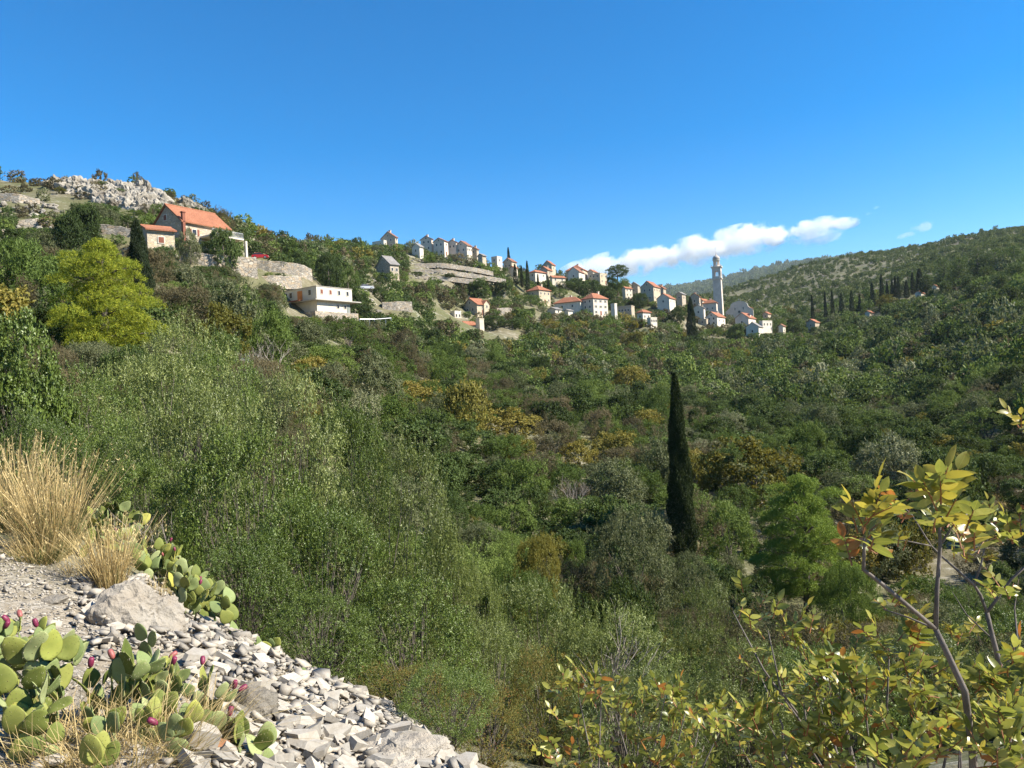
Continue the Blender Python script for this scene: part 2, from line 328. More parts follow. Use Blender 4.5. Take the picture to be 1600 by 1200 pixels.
# ------------------------------------------------------------------ terrain: measured columns of (depth, pixel row or height)
def Z(d, z): return (d, None, z)
def P(d, v): return (d, v, None)
NEAR = [Z(.8, -1.65), Z(2, -1.8)]
COLS = {
 -300: NEAR + [Z(4,-1.6),Z(8,-1.2),Z(14,-1.5),Z(20,0),Z(35,4),Z(60,12),Z(100,28),Z(150,54),Z(190,70),Z(230,74),Z(400,66),Z(900,65),Z(2000,120)],
 0:   NEAR + [Z(4,-1.85),Z(5.5,-1.9),P(8,880),P(10,815),Z(14,-2.6),Z(20,-2.2),Z(35,0),Z(60,5),P(100,452),P(130,377),P(150,326),P(190,264),Z(230,64),Z(350,54),Z(800,60),Z(2000,120)],
 120: NEAR + [Z(4,-1.9),Z(5.5,-2.05),P(7.5,940),P(9,880),P(11.4,815),Z(13,-2.5),Z(15,-3.4),Z(20,-3.4),Z(37,0),Z(60,5),P(105,430),P(125,385),P(150,336),P(178,276),Z(215,56),Z(320,50),Z(800,55),Z(2000,120)],
 250: NEAR + [P(4,1170),P(5.5,1090),P(7.5,992),P(9,935),P(10.6,885),Z(12,-3.0),Z(14,-4.4),Z(18,-5),Z(25,-4.5),Z(40,0),Z(60,5),Z(80,11),P(115,395),P(128,375),P(150,338),P(165,294),P(182,288),Z(215,53),Z(300,47),Z(800,50),Z(2000,120)],
 330: NEAR + [Z(4,-2.0),P(5.5,1115),P(7.2,1030),P(8.8,968),Z(10.3,-3.5),Z(13.5,-4.7),Z(18,-5.6),Z(25,-5.5),Z(43,-.8),Z(65,4),Z(90,11),P(117,420),P(128,395),P(150,366),P(170,320),P(188,308),Z(220,56),Z(300,52),Z(800,55),Z(2000,120)],
 400: NEAR + [Z(4,-2.1),P(5.5,1140),P(7,1060),P(8.5,1002),Z(10,-3.8),Z(13,-5),Z(18,-6.2),Z(25,-6.5),Z(45,-1.5),P(70,560),P(100,520),P(140,472),P(165,452),P(178,440),P(187,422),P(191,404),P(207,380),P(235,353),Z(300,52),Z(800,60),Z(2000,140)],
 510: NEAR + [Z(4,-2.3),P(5.5,1170),P(6.5,1112),P(7.5,1066),Z(9,-3.8),Z(12,-5),Z(18,-7.5),Z(25,-8.5),Z(45,-6),Z(80,0),P(120,548),P(165,500),P(180,478),P(220,432),P(280,392),P(320,371),Z(400,66),Z(800,70),Z(2000,160)],
 610: NEAR + [Z(4,-2.4),P(5.5,1180),P(6.3,1132),Z(7.5,-3.4),Z(9,-4.2),Z(12,-5.3),Z(18,-8),Z(25,-9.8),Z(45,-9.5),Z(80,-5),P(130,578),P(180,533),P(230,475),P(270,432),P(300,408),P(360,384),Z(450,68),Z(800,80),Z(2000,180)],
 700: NEAR + [Z(4,-2.45),P(5.2,1185),Z(6.5,-3.3),Z(9,-4.6),Z(12,-5.8),Z(18,-8.5),Z(25,-10.7),Z(45,-12),Z(80,-9),P(130,620),P(200,548),P(250,510),P(300,460),P(350,418),P(385,398),Z(450,70),Z(800,80),Z(2000,220)],
 850: NEAR + [Z(4,-2.6),Z(6,-3.6),Z(9,-5),Z(12,-6.3),Z(18,-9),Z(25,-11.3),Z(45,-14),Z(80,-12.5),P(130,650),P(200,592),P(280,542),P(330,505),P(370,475),P(420,444),P(470,427),Z(550,69),Z(800,80),Z(2000,230)],
 1000: NEAR + [Z(4,-2.7),Z(6,-3.7),Z(9,-5.2),Z(12,-6.6),Z(18,-9.5),Z(25,-12),Z(45,-15),Z(80,-14),P(130,680),P(200,615),P(280,562),P(350,518),P(400,490),P(440,468),P(480,453),Z(560,55),Z(800,85),Z(2000,150),P(4500,456),Z(5300,460)],
 1130: NEAR + [Z(4,-2.6),Z(6,-3.6),Z(9,-5.2),Z(15,-8.5),Z(25,-13),Z(45,-16.5),Z(80,-15.5),P(130,690),P(200,632),P(300,562),P(400,522),P(470,502),P(560,487),P(700,477),P(900,463),Z(1150,88),Z(2000,160),P(4500,438),Z(5300,540)],
 1250: NEAR + [Z(4,-2.5),Z(9,-5),Z(15,-8),Z(25,-12.5),Z(45,-17),Z(80,-16),P(130,712),P(200,645),P(300,585),P(400,538),P(500,505),P(650,475),P(800,435),P(950,409),Z(1150,132),Z(2000,220),P(4500,407),Z(5300,640)],
 1400: NEAR + [Z(3,-2.1),Z(9,-5),Z(15,-8),Z(25,-12.5),Z(45,-17.5),Z(80,-17),P(130,715),P(200,650),P(260,590),P(330,530),P(400,485),P(500,452),P(650,424),P(850,398),P(1000,390),Z(1200,150),Z(2000,240),P(4500,396),Z(5300,660)],
 1600: NEAR + [Z(3,-2.0),Z(9,-4.8),Z(15,-7.5),Z(25,-12),Z(45,-17),Z(70,-17),P(100,720),P(140,625),P(190,560),P(250,498),P(320,446),P(400,412),P(550,382),P(800,367),P(1000,361),Z(1200,168),Z(2000,250),Z(4500,620),Z(5300,620)],
 1900: NEAR + [Z(3,-1.9),Z(9,-4),Z(15,-6.5),Z(25,-10),Z(45,-13),Z(70,-11),Z(100,-6),Z(140,0),Z(190,10),Z(250,24),Z(400,65),Z(800,160),Z(1200,190),Z(2000,280)],
}
TH, PR = [], []
for u, pts in sorted(COLS.items()):
    th = math.atan((u - 800) / F_PX); lr, T = [], []
    for d, v, z in pts:
        if z is None: z = at(u, v, d).z
        r = d / math.cos(th); lr.append(math.log(r)); T.append(z / r)
    TH.append(th); PR.append((lr, T))
def side(th, pts): TH.append(th); PR.append(([math.log(r) for r, z in pts], [z / r for r, z in pts]))
side(R(85), [(.8,-1.65),(3,-2),(10,-4),(30,-6),(100,5),(300,45),(1000,150),(2000,230)])
side(R(130), [(.8,-1.65),(3,-1.6),(10,-1.5),(30,0),(100,12),(300,45),(1000,110),(2000,160)])
side(R(180), [(.8,-1.65),(3,-1.4),(10,-.5),(30,4),(100,22),(300,60),(1000,90),(2000,110)])
side(R(-180), [(.8,-1.65),(3,-1.4),(10,-.5),(30,4),(100,22),(300,60),(1000,90),(2000,110)])
side(R(-85), [(.8,-1.65),(3,-1.4),(10,-.6),(30,4),(100,30),(190,66),(300,72),(1000,80),(2000,110)])
_o = np.argsort(TH); TH = [TH[i] for i in _o]; PR = [PR[i] for i in _o]
N_T, N_L = 1440, 300
GT = np.linspace(-math.pi, math.pi, N_T); L0, L1 = math.log(0.6), math.log(7000.0)
GL = np.linspace(L0, L1, N_L)
colT = np.array([np.interp(GL, lr, T) for lr, T in PR])
near = GL < math.log(.8)
def gsm(A, sig, axis):
    k = int(3 * sig) + 1; w = np.exp(-0.5 * (np.arange(-k, k + 1) / sig) ** 2); w /= w.sum()
    pad = [(0, 0), (0, 0)]; pad[axis] = (k, k)
    B = np.pad(A, pad, mode='edge')
    return np.apply_along_axis(lambda x: np.convolve(x, w, 'valid'), axis, B)
colT = gsm(colT, 1.2, 1)
grid = np.array([np.interp(GT, TH, colT[:, j]) for j in range(N_L)]).T     # (N_T, N_L)
grid = gsm(grid, 8.0, 0)

FIX = []       # (x, y, dz, radius): where a thing is known to stand, the ground meets it
def base_z(x, y):
    x = np.asarray(x, dtype=np.float64); y = np.asarray(y, dtype=np.float64)
    r = np.maximum(np.hypot(x, y), 0.61); th = np.arctan2(x, y)
    ft = np.clip((th + math.pi) / (2 * math.pi) * (N_T - 1), 0, N_T - 1.001); fl = np.clip((np.log(r) - L0) / (L1 - L0) * (N_L - 1), 0, N_L - 1.001)
    i = ft.astype(int); j = fl.astype(int); a = ft - i; b = fl - j
    t = (grid[i, j] * (1 - a) + grid[i + 1, j] * a) * (1 - b) + (grid[i, j + 1] * (1 - a) + grid[i + 1, j + 1] * a) * b
    z = t * r
    z = z + (fbm(x / 9.0, y / 9.0, 3, 4) - 0.5) * np.clip((r - 9) * 0.03, 0, 1.6)
    z = z + (fbm(x / 60.0, y / 60.0, 8, 3) - 0.5) * np.clip((r - 250) * 0.02, 0, 16.0) * np.clip((r - 380) / 300, 0, 1)
    z = z + (fbm(x / 1.2, y / 1.2, 5, 4) - 0.5) * 0.16 * np.clip(r - 2.0, 0, 1)
    return z
def ground(x, y):
    z = base_z(x, y)
    if FIX:
        x = np.asarray(x, dtype=np.float64); y = np.asarray(y, dtype=np.float64)
        num = np.zeros_like(z); den = np.full_like(z, 0.25); mx = np.zeros_like(z)
        for fx, fy, dz, rad in FIX:
            q = ((x - fx) ** 2 + (y - fy) ** 2) / (rad * rad)
            w = np.exp(-np.minimum(q, 60) * 1.2); num = num + w * dz; den = den + w
        z = z + num / den
    return z
def gz(x, y): return float(ground(np.array([x]), np.array([y]))[0])

# ------------------------------------------------------------------ table of buildings (corner pixel at the eaves, left/right widths in pixels)
# key, u, v_eave, v_base, depth, phi(deg), left px, right px, roof, wall, roof material, windows left (cols,rows), windows right, opts
HOUSES = [
 ('h1', 231,358,392,115,40,13,44,'gable','stone_h','roof',(0,0),(1,1),dict(sh='shut_b',pitch=20, lab='small stone cottage with orange roof and one brown shuttered window above the cypress', nm='stone_cottage')),
 ('h2', 285,344,379,128,59,45,63,'gable','stone_g','roof',(1,2),(2,1),dict(sh='shut_b',pitch=39, lab='long stone farmhouse with orange roof below the limestone crag', nm='farmhouse')),
 ('h4', 610,412,431,270,45,22,14,'gable','stone_g','roof_grey',(1,1),(2,1),dict(pitch=38,lab='lone grey stone gabled house on the scrubby slope above the parked silver car', nm='stone_house')),
 ('h5', 618,370,386,380,66,22,4,'gable','stone_h','roof_old',(2,2),(1,2),dict(pitch=36,chim=1,lab='tall gabled stone house highest and leftmost on the ridge', nm='stone_house')),
 ('h5b',600,376,386,378,60,18,3,'flat','plaster','conc',(2,1),(1,1),dict(lab='low white flat-roofed block beside the tall house on the ridge', nm='white_outbuilding')),
 ('h6', 656,385,397,350,55,12,6,'gable','plaster','roof_grey',(1,1),(0,0),dict(pitch=36,lab='small white gabled shed below the row of ridge houses', nm='white_shed')),
 ('h7a',675,373,392,385,72,17,2,'gable','ashlar','roof_old',(2,2),(0,0),dict(pitch=28,chim=1,lab='first and tallest house of the ruined ridge row, chimney at right', nm='ridge_house')),
 ('h7b',695,376,399,382,66,17,6,'gable','ashlar','roof_old',(2,2),(1,2),dict(pitch=28,lab='second house of the ridge row with a bright narrow right wall', nm='ridge_house')),
 ('h7c',713,378,392,386,70,13,3,'gable','ashlar','roof_old',(2,1),(0,0),dict(pitch=28,chim=1,lab='third and smallest house of the ridge row with a chimney', nm='ridge_house')),
 ('h7d',730,383,397,384,60,18,8,'gable','ashlar','roof_old',(2,1),(3,1),dict(pitch=36,lab='fourth house of the ridge row with a steep gable and sunlit side', nm='ridge_house')),
 ('h7e',745,389,398,392,60,9,3,'gable','stone_g','roof_old',(1,1),(0,0),dict(pitch=31,lab='small dark house at the right end of the ridge row', nm='ridge_house')),
 ('h8', 754,399,408,370,55,7,6,'gable','stone_g','roof_grey',(1,1),(0,0),dict(pitch=31,lab='tiny grey house just below the right end of the ridge row', nm='stone_house')),
 ('h9', 777,401,412,385,55,9,8,'flat','ashlar','conc',(1,1),(1,1),dict(lab='pale roofless block on the slope between ridge row and cypresses', nm='ruined_house')),
 ('h10',800,408,422,395,60,13,8,'gable','stone_h','roof_old',(2,1),(1,1),dict(pitch=36,lab='gabled house under the pointed tree left of the dark cypresses', nm='stone_house')),
 ('h10b',803,418,427,388,55,5,6,'gable','cream','roof',(0,0),(1,1),dict(pitch=31,lab='small cream annexe with orange roof tucked beside the dark cypresses', nm='annexe')),
 ('h11',837,425,444,405,50,9,17,'hip','plaster','roof',(1,2),(2,2),dict(pitch=30,lab='white cube house with orange hipped roof right of the dark cypresses', nm='white_house')),
 ('h12a',856,421,440,418,62,12,8,'gable','stone_g','roof',(1,2),(1,2),dict(pitch=38,lab='narrow gabled house squeezed behind the white cube house', nm='gabled_house')),
 ('h12b',863,413,436,438,62,14,6,'gable','stone_h','roof',(1,1),(1,2),dict(pitch=40,lab='tall gabled house with sunlit right wall rising behind its neighbours', nm='gabled_house')),
 ('h13',863,433,441,402,35,3,21,'gable','cream','roof',(0,0),(2,1),dict(pitch=34,lab='low building with a long orange roof right of the narrow gabled house', nm='low_house')),
 ('h14a',905,424,438,428,64,17,9,'gable','plaster','roof_old',(1,1),(1,1),dict(pitch=40,lab='whitewashed gabled house in front of the big roof on the crest', nm='gabled_house')),
 ('h14b',911,421,440,446,68,26,8,'hip','stone_h','roof',(2,1),(1,1),dict(pitch=34,chim=1,lab='big house with broad orange roof on the crest of the village', nm='crest_house')),
 ('h14c',927,424,440,450,60,8,8,'gable','cream','roof',(1,1),(1,1),dict(pitch=36,lab='orange roofed house right behind the big roof on the crest', nm='gabled_house')),
 ('h14d',938,427,443,428,52,14,12,'flat','stone_h','conc',(2,2),(2,2),dict(lab='flat roofed stone block beside the umbrella shaped pine', nm='stone_block')),
 ('h15',843,453,474,368,50,19,18,'hip','stone_h','roof',(1,2),(3,2),dict(pitch=32,lab='square stone house with orange pyramid roof below the dark cypresses', nm='stone_house')),
 ('h16',907,471,484,366,66,41,8,'hip','plaster','roof',(2,1),(1,1),dict(pitch=33,lab='long house with wide orange hipped roof left of the three storey house', nm='long_house')),
 ('h17',928,466,492,364,45,18,23,'hip','ashlar','roof',(2,3),(3,3),dict(pitch=36,sh='shut_g',chim=1,lab='three storey stone mansion with orange hipped roof and shutters', nm='mansion')),
 ('h18',987,478,491,375,66,24,5,'flat','stone_g','conc',(4,1),(0,0),dict(lab='long low grey stone terrace building right of the mansion', nm='terrace_building')),
 ('h18b',961,475,492,362,50,3,3,'flat','plaster','conc',(0,0),(0,0),dict(lab='slim white gate tower at the right foot of the mansion', nm='gate_tower')),
 ('h19',1005,488,502,348,45,9,12,'hip','plaster','roof',(1,1),(2,1),dict(pitch=32,lab='small white house with orange pyramid roof standing alone in the trees', nm='white_house')),
 ('h19b',1017,497,506,344,40,4,10,'flat','plaster','conc',(0,0),(3,1),dict(lab='white pillared porch below the small house with pyramid roof', nm='porch_block')),
 ('h20a',984,443,462,440,66,14,4,'gable','stone_g','roof_grey',(1,1),(0,0),dict(pitch=38,lab='left of two pointed grey gables beside the umbrella pine', nm='gabled_house')),
 ('h20b',997,445,462,444,66,12,4,'gable','stone_g','roof_grey',(1,1),(0,0),dict(pitch=38,lab='right of two pointed grey gables beside the umbrella pine', nm='gabled_house')),
 ('h20c',978,450,471,425,45,4,11,'gable','cream','roof',(0,0),(2,3),dict(pitch=31,lab='tall narrow sunlit cream house below the two pointed gables', nm='narrow_house')),
 ('h21',1022,447,471,410,58,20,11,'gable','stone_h','roof',(2,2),(3,2),dict(pitch=40,lab='large stone house with orange gable roof on the right of the crest', nm='stone_house')),
 ('h22',1037,450,462,430,60,11,4,'gable','stone_g','roof',(1,1),(0,0),dict(pitch=36,lab='orange roofed house half hidden behind the large gabled stone house', nm='stone_house')),
 ('h23',1046,465,476,390,60,19,10,'gable','plaster','roof',(1,1),(2,1),dict(pitch=36,lab='white gabled house below and right of the large stone house', nm='white_house')),
 ('h24',1066,459,471,415,55,9,6,'gable','stone_g','roof_grey',(1,1),(1,1),dict(pitch=31,lab='grey roofed ruin between the white gable and the black gabled house', nm='ruined_house')),
 ('h25',1093,463,478,432,66,15,3,'gable','stone_g','roof',(1,1),(0,0),dict(pitch=36,lab='dark gabled house behind the big village cypress', nm='dark_house')),
 ('h25b',1098,469,480,438,50,4,9,'gable','cream','roof',(0,0),(1,1),dict(pitch=38,lab='little house with bright orange roof between dark gable and nave', nm='little_house')),
 ('h26',1120,473,491,430,66,21,3,'hip','ashlar','roof',(2,1),(0,0),dict(pitch=36,lab='hall with orange roof standing directly before the bell tower', nm='hall_building')),
 ('h27',1100,481,494,405,64,17,3,'gable','plaster','roof_grey',(1,1),(0,0),dict(pitch=32,lab='bluish white gabled house below the hall, left of bell tower', nm='white_house')),
 ('h29',1121,494,508,398,56,18,13,'gable','plaster','roof',(2,2),(2,1),dict(pitch=38,chim=1,lab='white gabled house with orange roof at the foot of the bell tower', nm='white_house')),
 ('h29b',1104,499,507,396,60,13,3,'flat','stone_g','conc',(1,1),(0,0),dict(lab='low grey lean-to left of the white house under the bell tower', nm='lean_to')),
 ('h30',1170,496,510,400,56,21,13,'gable','ashlar','roof',(1,1),(1,1),dict(pitch=38,dormer=1,lab='stone house with orange roof in front of the curved church facade', nm='stone_house')),
 ('h31',1186,510,525,384,58,20,7,'gable','plaster','roof_grey',(1,1),(1,1),dict(pitch=36,lab='lowest white gabled house right of the church', nm='white_house')),
 ('h32',1192,502,512,392,35,3,15,'flat','plaster','conc',(0,0),(3,1),dict(lab='low sunlit white building behind the lowest gabled house', nm='low_building')),
 ('h33',1224,509,524,392,55,7,4,'gable','cream','roof_old',(0,0),(1,1),dict(pitch=36,lab='small cream hut with orange roof right of the church houses', nm='cream_hut')),
 ('h34',1200,490,498,455,50,8,5,'gable','stone_g','roof',(1,1),(0,0),dict(pitch=34,lab='small red roofed house behind the church to its right', nm='small_house')),
 ('h35a',1359,488,496,420,45,7,7,'gable','cream','roof',(0,0),(1,1),dict(pitch=34,lab='small orange roofed house below the row of cypresses', nm='small_house')),
 ('h35b',1440,457,467,430,50,10,6,'gable','plaster','roof',(1,1),(1,1),dict(pitch=34,lab='lower of two small red roofed houses on the right slope', nm='small_house')),
 ('h35c',1464,447,456,445,50,9,7,'gable','plaster','roof',(1,1),(1,1),dict(pitch=34,lab='upper of two small red roofed houses on the right slope', nm='small_house')),
 ('h35d',1274,503,514,405,50,14,7,'gable','stone_g','roof',(1,1),(0,0),dict(pitch=34,lab='grey house with red roof in trees right of the cream hut', nm='small_house')),
 ('h36',746,475,492,298,50,22,18,'gable','stone_h','roof',(2,1),(1,2),dict(pitch=34,cross=1,lab='stone house with orange roof and cross gable in the middle of the slope', nm='stone_house')),
 ('h37',728,507,517,280,45,8,17,'gable','cream','roof',(0,0),(1,1),dict(pitch=36,lab='low cream cottage with bright orange roof at the lower village edge', nm='cottage')),
 ('h38',711,487,500,288,50,5,10,'flat','plaster','conc',(0,0),(2,1),dict(lab='small white cube above the low cream cottage', nm='white_cube')),
 ('h38b',750,499,515,276,45,3,6,'flat','cream','conc',(0,0),(0,0),dict(lab='narrow pale ruin right beside the low cream cottage', nm='ruined_house')),
 ('h39',868,483,491,355,45,12,10,'gable','plaster','roof_grey',(0,0),(1,1),dict(pitch=20,lab='white shed with grey metal roof below the long hipped house', nm='white_shed')),
 ('h39b',888,485,492,354,45,5,7,'gable','plaster','roof_grey',(0,0),(0,0),dict(pitch=20,lab='smaller white shed right of the grey roofed shed', nm='white_shed')),
]
def house_dims(u, d, phi, lw, rw):
    t = (u - 800) / F_PX; c, s = math.cos(phi), math.sin(phi)
    L = rw * d / (F_PX * max(c - t * s, 0.25)); W = lw * d / (F_PX * max(s + t * c, 0.2))
    return max(min(L, 14), 2.2), max(min(W, 16), 2.2)
KEEP = []      # (u0, u1, v_base, depth): faces that shrubs must not hide
CLEAR = []     # (x, y, radius)
HB = {}
for h in HOUSES:
    key, u, ve, vb, d, ph, lw, rw = h[:8]
    p = at(u, vb, d); phi = R(ph)
    L, W = house_dims(u, d, phi, lw, rw)
    if key == 'h2': L = 9.8
    ax = Vector((math.cos(phi), math.sin(phi), 0)); ay = Vector((-math.sin(phi), math.cos(phi), 0))
    c = p + ax * L / 2 + ay * W / 2
    HB[key] = (p, c, phi, L, W, (vb - ve) * d / F_PX)
    FIX.append((c.x, c.y, p.z - float(base_z(np.array([c.x]), np.array([c.y]))[0]), max(L, W) * 0.75 + 3))
    KEEP.append((u - lw - 1, u + rw + 1, vb - (vb - ve) * (0.3 if d > 200 else .25), d)); CLEAR.append((c.x, c.y, max(L, W) * 0.5 + .4))
# the long white building, bell tower and church are built apart
def fixpt(u, v, d, rad):
    p = at(u, v, d); FIX.append((p.x, p.y, p.z - float(base_z(np.array([p.x]), np.array([p.y]))[0]), rad)); return p
fixpt(494, 494, 174, 13); KEEP.append((446, 562, 495, 168))
fixpt(1124, 499, 470, 14); KEEP.append((1112, 1136, 492, 465))
fixpt(1156, 500, 440, 16); KEEP.append((1136, 1180, 493, 430))
WALLS = [
 ([(372,407,186),(400,406,186),(440,409,187),(470,413,189),(486,420,191)], 3.2, .6, 'tall pale stone embankment wall under the red car'),
 ([(388,431,175),(430,431,177),(470,432,181)], 2.0, .6, 'long low stone wall below the red car embankment'),
 ([(280,393,118),(320,396,119),(350,399,121),(400,403,124)], 2.4, .6, 'pale stone terrace wall below the farmhouse'),
 ([(597,472,214),(620,471,215),(643,472,217)], 2.8, .6, 'short high stone wall right of the white building'),
 ([(0,302,150),(30,303,150),(62,312,152)], 1.5, .6, 'pale terrace wall at the far left edge high on the hill'),
 ([(28,345,139),(55,341,140),(82,346,141)], 1.7, .6, 'broken pale terrace wall on the left hill below the crag'),
 ([(152,350,124),(180,353,124),(210,358,124)], 1.5, .6, 'pale terrace wall just left of the small cottage'),
 ([(-6,358,129),(12,360,130)], 1.6, .6, 'stub of pale wall at the left edge above the dark trees'),
 ([(776,482,300),(790,481,302),(805,482,305)], 1.8, .5, 'stone garden wall right of the cross gabled house'),
 ([(1290,578,285),(1330,572,290),(1370,566,296)], 1.0, .5, 'long grey field wall across the lower right slope'),
 ([(1430,548,265),(1460,541,268),(1492,534,272)], 1.0, .5, 'upper grey field wall on the dark right slope'),
 ([(648,412,338),(690,411,340),(735,417,345),(770,424,350)], 1.0, .5, 'uppermost grey terrace wall on the bare ground below the ridge row'),
 ([(645,421,326),(690,421,328),(740,428,334),(790,436,340)], 1.0, .5, 'middle grey terrace wall on the bare ground below the ridge row'),
 ([(650,431,314),(700,432,318),(750,438,322)], 1.0, .5, 'lowest grey terrace wall on the bare ground below the ridge row'),
]
for pix, h, th, lab in WALLS:
    for u, v, d in pix:
        fixpt(u, v + h * 0.85 * F_PX / d, d - .6, 4.0 if h > 1.2 else 2.5)
        fixpt(u, v + 1, d + 3.5, 3.0)
fixpt(407, 404.5, 189, 3.0); fixpt(445, 482, 172, 5); fixpt(466, 487, 170, 5); fixpt(573, 452.5, 219, 4.0)
fixpt(562, 507, 169, 5); fixpt(585, 506, 172, 5); fixpt(611, 503, 177, 5)
KEEP += [(385, 475, 444, 176), (380, 484, 426, 187), (282, 400, 416, 118), (594, 645, 488, 215), (0, 62, 316, 148), (28, 82, 356, 138), (155, 210, 366, 122), (0, 12, 372, 128), (650, 790, 434, 330), (566, 582, 452, 218), (560, 612, 502, 170), (90, 345, 318, 160)]

# terrain mesh (rings and rays round the camera, finer where the photograph looks)
th_a = np.concatenate([np.arange(-180, -52, 3.0), np.arange(-52, 52, 0.3), np.arange(52, 180.01, 3.0)]) * math.pi / 180
rr = np.exp(np.linspace(math.log(0.7), math.log(5600), 340))
TT, RR = np.meshgrid(th_a, rr, indexing='ij')
X = (RR * np.sin(TT)).ravel(); Y = (RR * np.cos(TT)).ravel()
ZZ = ground(X, Y)
nt_, nr_ = len(th_a), len(rr)
idx = np.arange(nt_ * nr_).reshape(nt_, nr_)
quads = np.stack([idx[:-1, :-1], idx[:-1, 1:], idx[1:, 1:], idx[1:, :-1]], -1).reshape(-1, 4)[:, ::-1]
Vt = np.stack([X, Y, ZZ], -1)
cen = np.array([[0, 0, -1.65]]); Vt = np.concatenate([Vt, cen])
tri = np.stack([idx[:-1, 0], idx[1:, 0], np.full(nt_ - 1, len(Vt) - 1)], -1)[:, ::-1]

def ground_mat():
    mt, nt, out = new_mat('hill_soil')
    tc = nd(nt, 'ShaderNodeTexCoord'); O = tc.outputs['Object']
    n_big = noise_tex(nt, 0.035, 5, 0.6, vec=O); n_mid = noise_tex(nt, 0.35, 6, 0.65, vec=O); n_f = noise_tex(nt, 4.0, 6, 0.7, vec=O)
    soil = ramp(nt, n_mid, [(0.3, (0.10, 0.09, 0.05)), (0.5, (0.17, 0.15, 0.095)), (0.72, (0.26, 0.23, 0.165))])
    grass = ramp(nt, n_f, [(0.3, (0.075, 0.082, 0.034)), (0.7, (0.15, 0.145, 0.07))])
    c = mixc(nt, ramp(nt, n_big, [(0.42, (0, 0, 0)), (0.6, (1, 1, 1))]), grass, soil)
    rockm = math_n(nt, 'MULTIPLY', ramp(nt, n_mid, [(0.56, (0, 0, 0)), (0.66, (1, 1, 1))]), ramp(nt, n_f, [(0.42, (0, 0, 0)), (0.55, (1, 1, 1))]))
    rock = ramp(nt, n_f, [(0.3, (0.26, 0.24, 0.2)), (0.7, (0.48, 0.46, 0.40))])
    c = mixc(nt, math_n(nt, 'MULTIPLY', rockm, 0.8), c, rock)
    # the gravelly bank round the viewpoint
    ln = nd(nt, 'ShaderNodeVectorMath', operation='LENGTH'); nt.links.new(O, ln.inputs[0])
    gm = nd(nt, 'ShaderNodeMapRange'); gm.inputs[1].default_value = 13.0; gm.inputs[2].default_value = 8.5; gm.inputs[3].default_value = 0; gm.inputs[4].default_value = 1
    nt.links.new(ln.outputs['Value'], gm.inputs[0])
    vg = nd(nt, 'ShaderNodeTexVoronoi'); vg.inputs['Scale'].default_value = 26.0; nt.links.new(O, vg.inputs['Vector'])
    sg = nd(nt, 'ShaderNodeSeparateColor'); nt.links.new(vg.outputs['Color'], sg.inputs[0])
    grav = ramp(nt, sg.outputs[0], [(0.0, (0.14, 0.12, 0.09)), (0.4, (0.27, 0.24, 0.195)), (1.0, (0.42, 0.38, 0.32))])
    grav = mixc(nt, ramp(nt, n_f, [(.4, (0, 0, 0)), (.62, (1, 1, 1))]), grav, (0.24, 0.20, 0.145))
    c = mixc(nt, gm.outputs[0], c, grav)
    h = math_n(nt, 'ADD', n_mid, math_n(nt, 'MULTIPLY', n_f, 0.3))
    bsdf(nt, out, c, 0.95, 0.15, bump(nt, h, 0.6, 0.4)); return mt
M['ground'] = ground_mat()
terr = mobj('ground', np_mesh('ground', Vt, [quads, tri], smooth=True, mats=[M['ground']]))
tag(terr, kind='structure')
# ------------------------------------------------------------------ buildings
def unit_mesh(name, mat, build):
    b = MB(); build(b); return b.mesh(name, mat)
# a window is a stone surround with a recessed pane; meshes are shared, scaled per window. Local: faces -Y, centred
def _frame(b):
    b.box(-.5, -.38, -.5, .5, -.5, .5); b.box(.38, .5, -.5, .5, -.5, .5); b.box(-.38, .38, -.5, .5, .40, .5); b.box(-.38, .38, -.5, .5, -.5, -.40)
ME_FRAME = unit_mesh('window_frame', M['trim'], _frame)
ME_PANE = unit_mesh('pane', M['glass'], lambda b: b.box(-.38, .38, -.2, .4, -.4, .4))
def _shut(b):
    b.box(-.5, .5, -.5, .5, -.5, .5)
    for k in range(6): b.box(-.42, .42, -.62, -.5, -.45 + k * .155, -.45 + k * .155 + .09)
ME_SHUT = {k: unit_mesh('shutter', M[k], _shut) for k in ('shut_b', 'shut_g')}

def put_window(parent, pos, rz, w, h, sh=None, closed=False):
    f = mobj('window', ME_FRAME, parent, pos); f.rotation_euler = (0, 0, rz); f.scale = (w, 0.16, h)
    if closed:
        s = mobj('shutter', ME_SHUT[sh], f, (0, -.35, 0)); s.scale = (0.76, 0.5, 0.8)
    else:
        mobj('pane', ME_PANE, f)
        if sh:
            for q in (-1, 1):
                s = mobj('shutter', ME_SHUT[sh], f, (q * .72, -.35, 0)); s.scale = (0.4, 0.3, 0.95)
    return f

